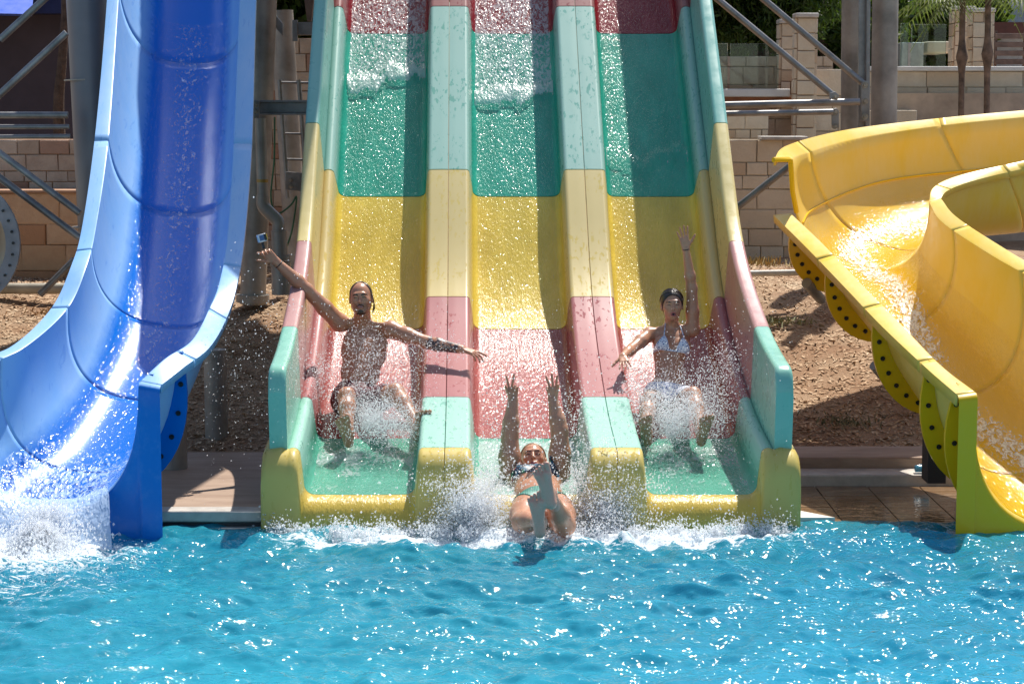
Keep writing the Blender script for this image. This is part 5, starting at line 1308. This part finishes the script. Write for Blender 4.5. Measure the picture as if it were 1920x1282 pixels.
for li, uc in enumerate((-1.054, 0, 1.054)):
    Ds = np.arange(LIPD + .02, 18.5, .03); us = np.linspace(-.325, .325, 44); G = []; fo = []
    for D in Ds:
        for u in us:
            fr = fronts[li][0] + .22 * nz(u, 0, 3.0, li * 5 + 2) + .10 * nz(u, D, 9, li + 3) + (.30 * abs(u + .02) if li == 0 else .15 * u if li == 1 else .45 * abs(u + .05))
            f = .12
            if D > fr: f = (.62 if li < 2 else .15) + .10 * nz(u, D, 5, 7) + (.35 * math.exp(-(D - fr) / .07))
            if 15.2 < D < fr: f = .02
            if 13.9 < D < 15.7: f = .18 + .25 * max(0, nz(u, D * .4, 8, li))
            if D <= 13.95: f = .18 + .25 * nz(u, D, 5, li * 3)
            if D < 13.1: f = .30 + .8 * max(0, nz(u, D, 5, li + 11)) + .30 * math.exp(-((D - 12.75) / .16) ** 2)
            if li == 1 and D < 13.0: f += .35
            e = .5 * math.exp(-(u + .325) / .008) + .3 * math.exp(-(.325 - u) / .01)
            w = .006 + .016 * max(0, f) * (.5 + nz(u, D, 14, 2)) + (.02 if D > fr and D < fr + .12 else 0)
            G.append(lane_pt(D, uc + u, max(.003, w))); fo.append(f + e)
    # carried over the lip
    n_u = len(us); G = np.array(G).reshape(len(Ds), n_u, 3); fo = np.array(fo).reshape(len(Ds), n_u)
    base = G[0]; pre = []; R = .175
    for t_ in np.linspace(90, 8, 9):
        pre.append(base + np.array((0, -R * math.sin(math.radians(t_)), -R * (1 - math.cos(math.radians(t_))))))
    low = pre[0] + np.array((0, -.03, 0)); low[:, 2] = .02; pre = [low] + pre
    G = np.concatenate([np.array(pre), G]); fo = np.concatenate([np.full((len(pre), n_u), .25) if li != 1 else np.full((len(pre), n_u), .7), fo])
    tag(grid_mesh('water_film', G, M_film, None, {'foam': fo.ravel()}), ['thin sheet of sparkling water running down the left lane', 'thin sheet of sparkling water running down the middle lane', 'thin sheet of sparkling water running down the right lane'][li], 'running water', kind='stuff')
# rushing stream in the blue slide
M_rush = film_mat('rushing_white_water', (.93, .97, 1), (.55, .72, .93), 45, .50, .62, .7, 1.0, .7)
G = []; fo = []
K_ = len(BS[0])
for i in range(0, 110):
    s = BS[i]; sub = s[8:-8]; n_ = len(sub); cen = n_ / 2
    for j, p in enumerate(sub):
        t_ = (j - (n_ - 1) / 2) / (n_ / 2); up_ = (s[3] + s[-4]) / 2 - s[K_ // 2]; up_ = up_ / np.linalg.norm(up_)
        near = np.clip((50 - i) / 34, 0, 1); hgt = .012 + .04 * near * (1 - t_ * t_) + (.02 * near + .004) * nz(p[0], p[1], 9, 3)
        G.append(p + up_ * hgt); fo.append(-.05 + .66 * near * (1 - abs(t_) ** 3) + .12 * nz(p[0], p[1] * .6, 7, 5) + (.52 * max(0, 1 - abs(t_) * 1.5) if i > 50 else 0))
G = np.array(G).reshape(110, -1, 3); fo = np.array(fo).reshape(110, -1)
row = G[0]; fall = []
for k, t_ in enumerate(np.linspace(0, 1, 10)[1:]):
    q = row.copy(); m = np.abs(np.linspace(-1, 1, row.shape[0])); q[:, 1] -= .38 * t_; q[:, 2] -= (q[:, 2] + .05) * t_ ** 2; q[:, 0] += (q[:, 0] - q[:, 0].mean()) * .25 * t_
    q += np.array([[.012 * nz(p[0], p[1], 12, 1), .02 * nz(p[2], p[0], 12, 2), .012 * nz(p[0], p[2], 10, 3)] for p in q]); fall.append(q)
G = np.concatenate([np.array(fall[::-1]), G]); fo = np.concatenate([np.full((9, fo.shape[1]), 1.1), fo])
sel = slice(4, -4)
tag(grid_mesh('rushing_water', G[:, sel], M_rush, None, {'foam': fo[:, sel].ravel()}), 'white foaming stream rushing down the blue slide and spilling into the pool', 'running water', kind='stuff')
# stream in the yellow slide
M_rushy = film_mat('shallow_water_on_yellow', (.98, .96, .9), (.95, .93, .80), 55, .5, .62, 1.5, 1.0, .85)  # pale foam flecks here also stand in for glitter on the water
G = []; fo = []
for i in range(0, len(YS) + len(US) - 12):
    s = YS[i] if i < len(YS) else US[i - len(YS) + 3]
    K2 = len(s); sub = s[9:-9]; up_ = (s[3] + s[-4]) / 2 - s[K2 // 2]; up_ = up_ / np.linalg.norm(up_)
    for j, p in enumerate(sub):
        t_ = (j - (len(sub) - 1) / 2) / (len(sub) / 2); w_ = math.sin(i * .13) * .25
        G.append(p + up_ * (.008 + .006 * nz(p[0], p[1], 8, 5))); fo.append(.80 * math.exp(-((t_ - w_) / .38) ** 2) - .12 + .15 * nz(p[0], p[1], 6, 8))
rows_ = len(G) // len(sub); 
tag(grid_mesh('water_film', np.array(G).reshape(rows_, -1, 3), M_rushy, None, {'foam': np.array(fo)}), 'shallow sparkling stream winding down the yellow slide', 'running water', kind='stuff')
# droplets
t = NT('water_droplets'); t.p(Base_Color=(.92, .95, .97), Roughness=.12, Specular_IOR_Level=1.0)
tr = t.new('ShaderNodeBsdfTranslucent'); tr.inputs[0].default_value = (.95, .97, 1, 1); ms = t.new('ShaderNodeMixShader'); ms.inputs[0].default_value = .75
t.l.new(t.b.outputs[0], ms.inputs[1]); t.l.new(tr.outputs[0], ms.inputs[2])
clr = t.new('ShaderNodeBsdfTransparent'); m3 = t.new('ShaderNodeMixShader'); m3.inputs[0].default_value = .42
t.l.new(ms.outputs[0], m3.inputs[1]); t.l.new(clr.outputs[0], m3.inputs[2]); t.l.new(m3.outputs[0], t.out.inputs[0]); M_drop = t.m
OC = np.array([(1, 0, 0), (-1, 0, 0), (0, 1, 0), (0, -1, 0), (0, 0, 1), (0, 0, -1)], float)
OF = np.array([(0, 2, 4), (2, 1, 4), (1, 3, 4), (3, 0, 4), (2, 0, 5), (1, 2, 5), (3, 1, 5), (0, 3, 5)])
def drops(name, label, pts, rad, vel=None, seed=0, cat='spray'):
    r = np.random.RandomState(seed); n = len(pts); pts = np.asarray(pts)
    s = np.repeat(rad[:, None], 3, 1)
    if vel is not None: s = s * (1 + vel * np.abs(r.normal(0, 1, (n, 3))))
    V = pts[:, None, :] + OC[None] * s[:, None, :]
    Fq = (np.arange(n) * 6)[:, None, None] + OF[None]
    return tag(fastmesh(name, V.reshape(-1, 3), Fq.reshape(-1, 3), M_drop, None, True, 3), label, cat, kind='stuff')
r = np.random.RandomState(11)
def above(p):   # keep spray above the lane floors
    k = np.array([abs(q[0] - .1) > 1.45 or q[1] < 12.0 or q[2] > capz(q[1]) - .27 for q in p]); return p[k & (p[:, 2] > .0)]
def cloud(px, py, D, sx, sy, sD, n):
    c = np.array(P(px, py, D)); return c + r.normal(0, 1, (n, 3)) * np.array([sx, sD, sy])
def jets(c, n, spread, speed, upv, fwdv, fan=1.0, tmax=.3):
    """droplets thrown in clumped ballistic arcs from c"""
    c = np.array(c); nj = 90; dirs = np.stack([r.normal(0, spread, nj) * fan, r.normal(-fwdv, .3 * speed, nj), np.abs(r.normal(upv, .45 * upv, nj))], 1)
    j = r.randint(0, nj, n); t_ = r.uniform(.01, tmax, n) * r.uniform(.5, 1, n); d = dirs[j] + r.normal(0, .16 * speed, (n, 3))
    p = c + d * t_[:, None]; p[:, 2] -= 4.9 * t_ ** 2; return p + r.normal(0, .012, (n, 3))
# man
p = np.concatenate([cloud(715, 715, 13.2, .17, .17, .13, 3400), cloud(680, 650, 13.1, .10, .12, .1, 700), cloud(800, 655, 13.2, .18, .06, .08, 900), jets(P(690, 800, 13.0), 6500, .9, 1, 1.9, .6), cloud(740, 800, 12.8, .17, .07, .14, 5000), cloud(600, 700, 13.2, .07, .11, .1, 1300)])
p = above(np.concatenate([p, cloud(735, 790, 12.9, .15, .08, .12, 6000)])); drops('water_spray', 'cloud of bright droplets around the sliding man in the left lane', p, .0012 * .75 + (.0034 - .0012) * 1.15 * r.random(len(p)) ** 2.2, .5, 1)
# woman
p = np.concatenate([cloud(1270, 755, 13.0, .17, .14, .14, 4000), jets(P(1260, 820, 12.95), 8000, 1.1, 1, 2.1, .6), cloud(1290, 790, 12.85, .18, .09, .15, 5000), cloud(1360, 700, 13.1, .10, .14, .1, 2200), cloud(1195, 740, 13.0, .07, .12, .1, 1700)])
p = above(np.concatenate([p, cloud(1270, 780, 12.9, .15, .09, .12, 6000)])); drops('water_spray', 'cloud of bright droplets around the sliding woman in the right lane', p, .0012 * .75 + (.0034 - .0012) * 1.15 * r.random(len(p)) ** 2.2, .5, 2)
# middle swimmer: two fans of white water and spray over the arms
p = np.concatenate([jets(P(895, 985, 11.95), 12000, .8, 1, 1.6, .3, 1.0, .34) * 1.0, jets(P(880, 985, 11.8), 8000, .7, 1, 1.7, .2, 1.0, .34), jets(P(1150, 985, 11.95), 12000, .8, 1, 1.6, .3, 1.0, .34), jets(P(1110, 930, 12.1), 4000, .6, 1, 1.8, .3), cloud(880, 935, 12.0, .12, .10, .12, 7000), cloud(1140, 925, 12.0, .11, .10, .12, 7000),
                    cloud(960, 840, 12.75, .12, .20, .12, 1800), cloud(1075, 830, 12.7, .10, .22, .12, 2000), cloud(1000, 780, 12.2, .14, .12, .08, 250), cloud(1000, 1000, 11.5, .16, .02, .1, 900)])
p = above(np.concatenate([p, cloud(890, 960, 11.9, .10, .07, .12, 6000), cloud(1135, 960, 11.9, .10, .07, .12, 6000)])); drops('water_spray', 'white fans of water thrown up on both sides of the swimmer leaving the middle lane', p, .0013 * .75 + (.0042 - .0013) * 1.15 * r.random(len(p)) ** 2.2, .7, 3)
# foam burst at the waterline
p = []
for x in np.linspace(520, 1480, 60):
    for k in range(2): p.append(jets(P(x + r.normal(0, 12), 1003, 11.75 + r.normal(0, .05)), 260, .35, .6, r.uniform(.3, 1.0), .2, 1, .2))
p = np.concatenate(p); p = p[p[:, 2] > .0]; drops('water_spray', 'low line of splashes where the striped slide meets the pool', p, .0015 * .75 + (.0045 - .0015) * 1.15 * r.random(len(p)) ** 2.2, .8, 4)
# outflow of the blue slide
p = np.concatenate([jets(P(80, 1005, 11.4), 10000, .55, .8, .7, .5, 1.0, .26), cloud(80, 1020, 11.35, .13, .06, .14, 8000), cloud(60, 1060, 11.1, .26, .035, .24, 11000), cloud(85, 965, 11.55, .10, .04, .05, 3500)])
p = p[p[:, 2] > .0]; drops('water_spray', 'heap of white splashing water below the mouth of the blue slide', p, .0015 * .75 + (.005 - .0015) * 1.15 * r.random(len(p)) ** 2.2, .8, 5)
# stray drops flying over the whole lower middle
n_ = 2000; p = np.array([P(x, y, D) for x, y, D in zip(np.concatenate([r.uniform(380, 620, n_ // 2), r.uniform(560, 1500, n_ // 2)]), np.concatenate([r.normal(700, 110, n_ // 2), r.uniform(560, 1000, n_ // 2)]), r.uniform(11.6, 13.2, n_))])
p = above(p); p = p[:]; drops('water_spray', 'stray single droplets flying in front of the striped slide', p, .0015 * .75 + (.0042 - .0015) * 1.15 * r.random(len(p)) ** 2.2, .3, 6)
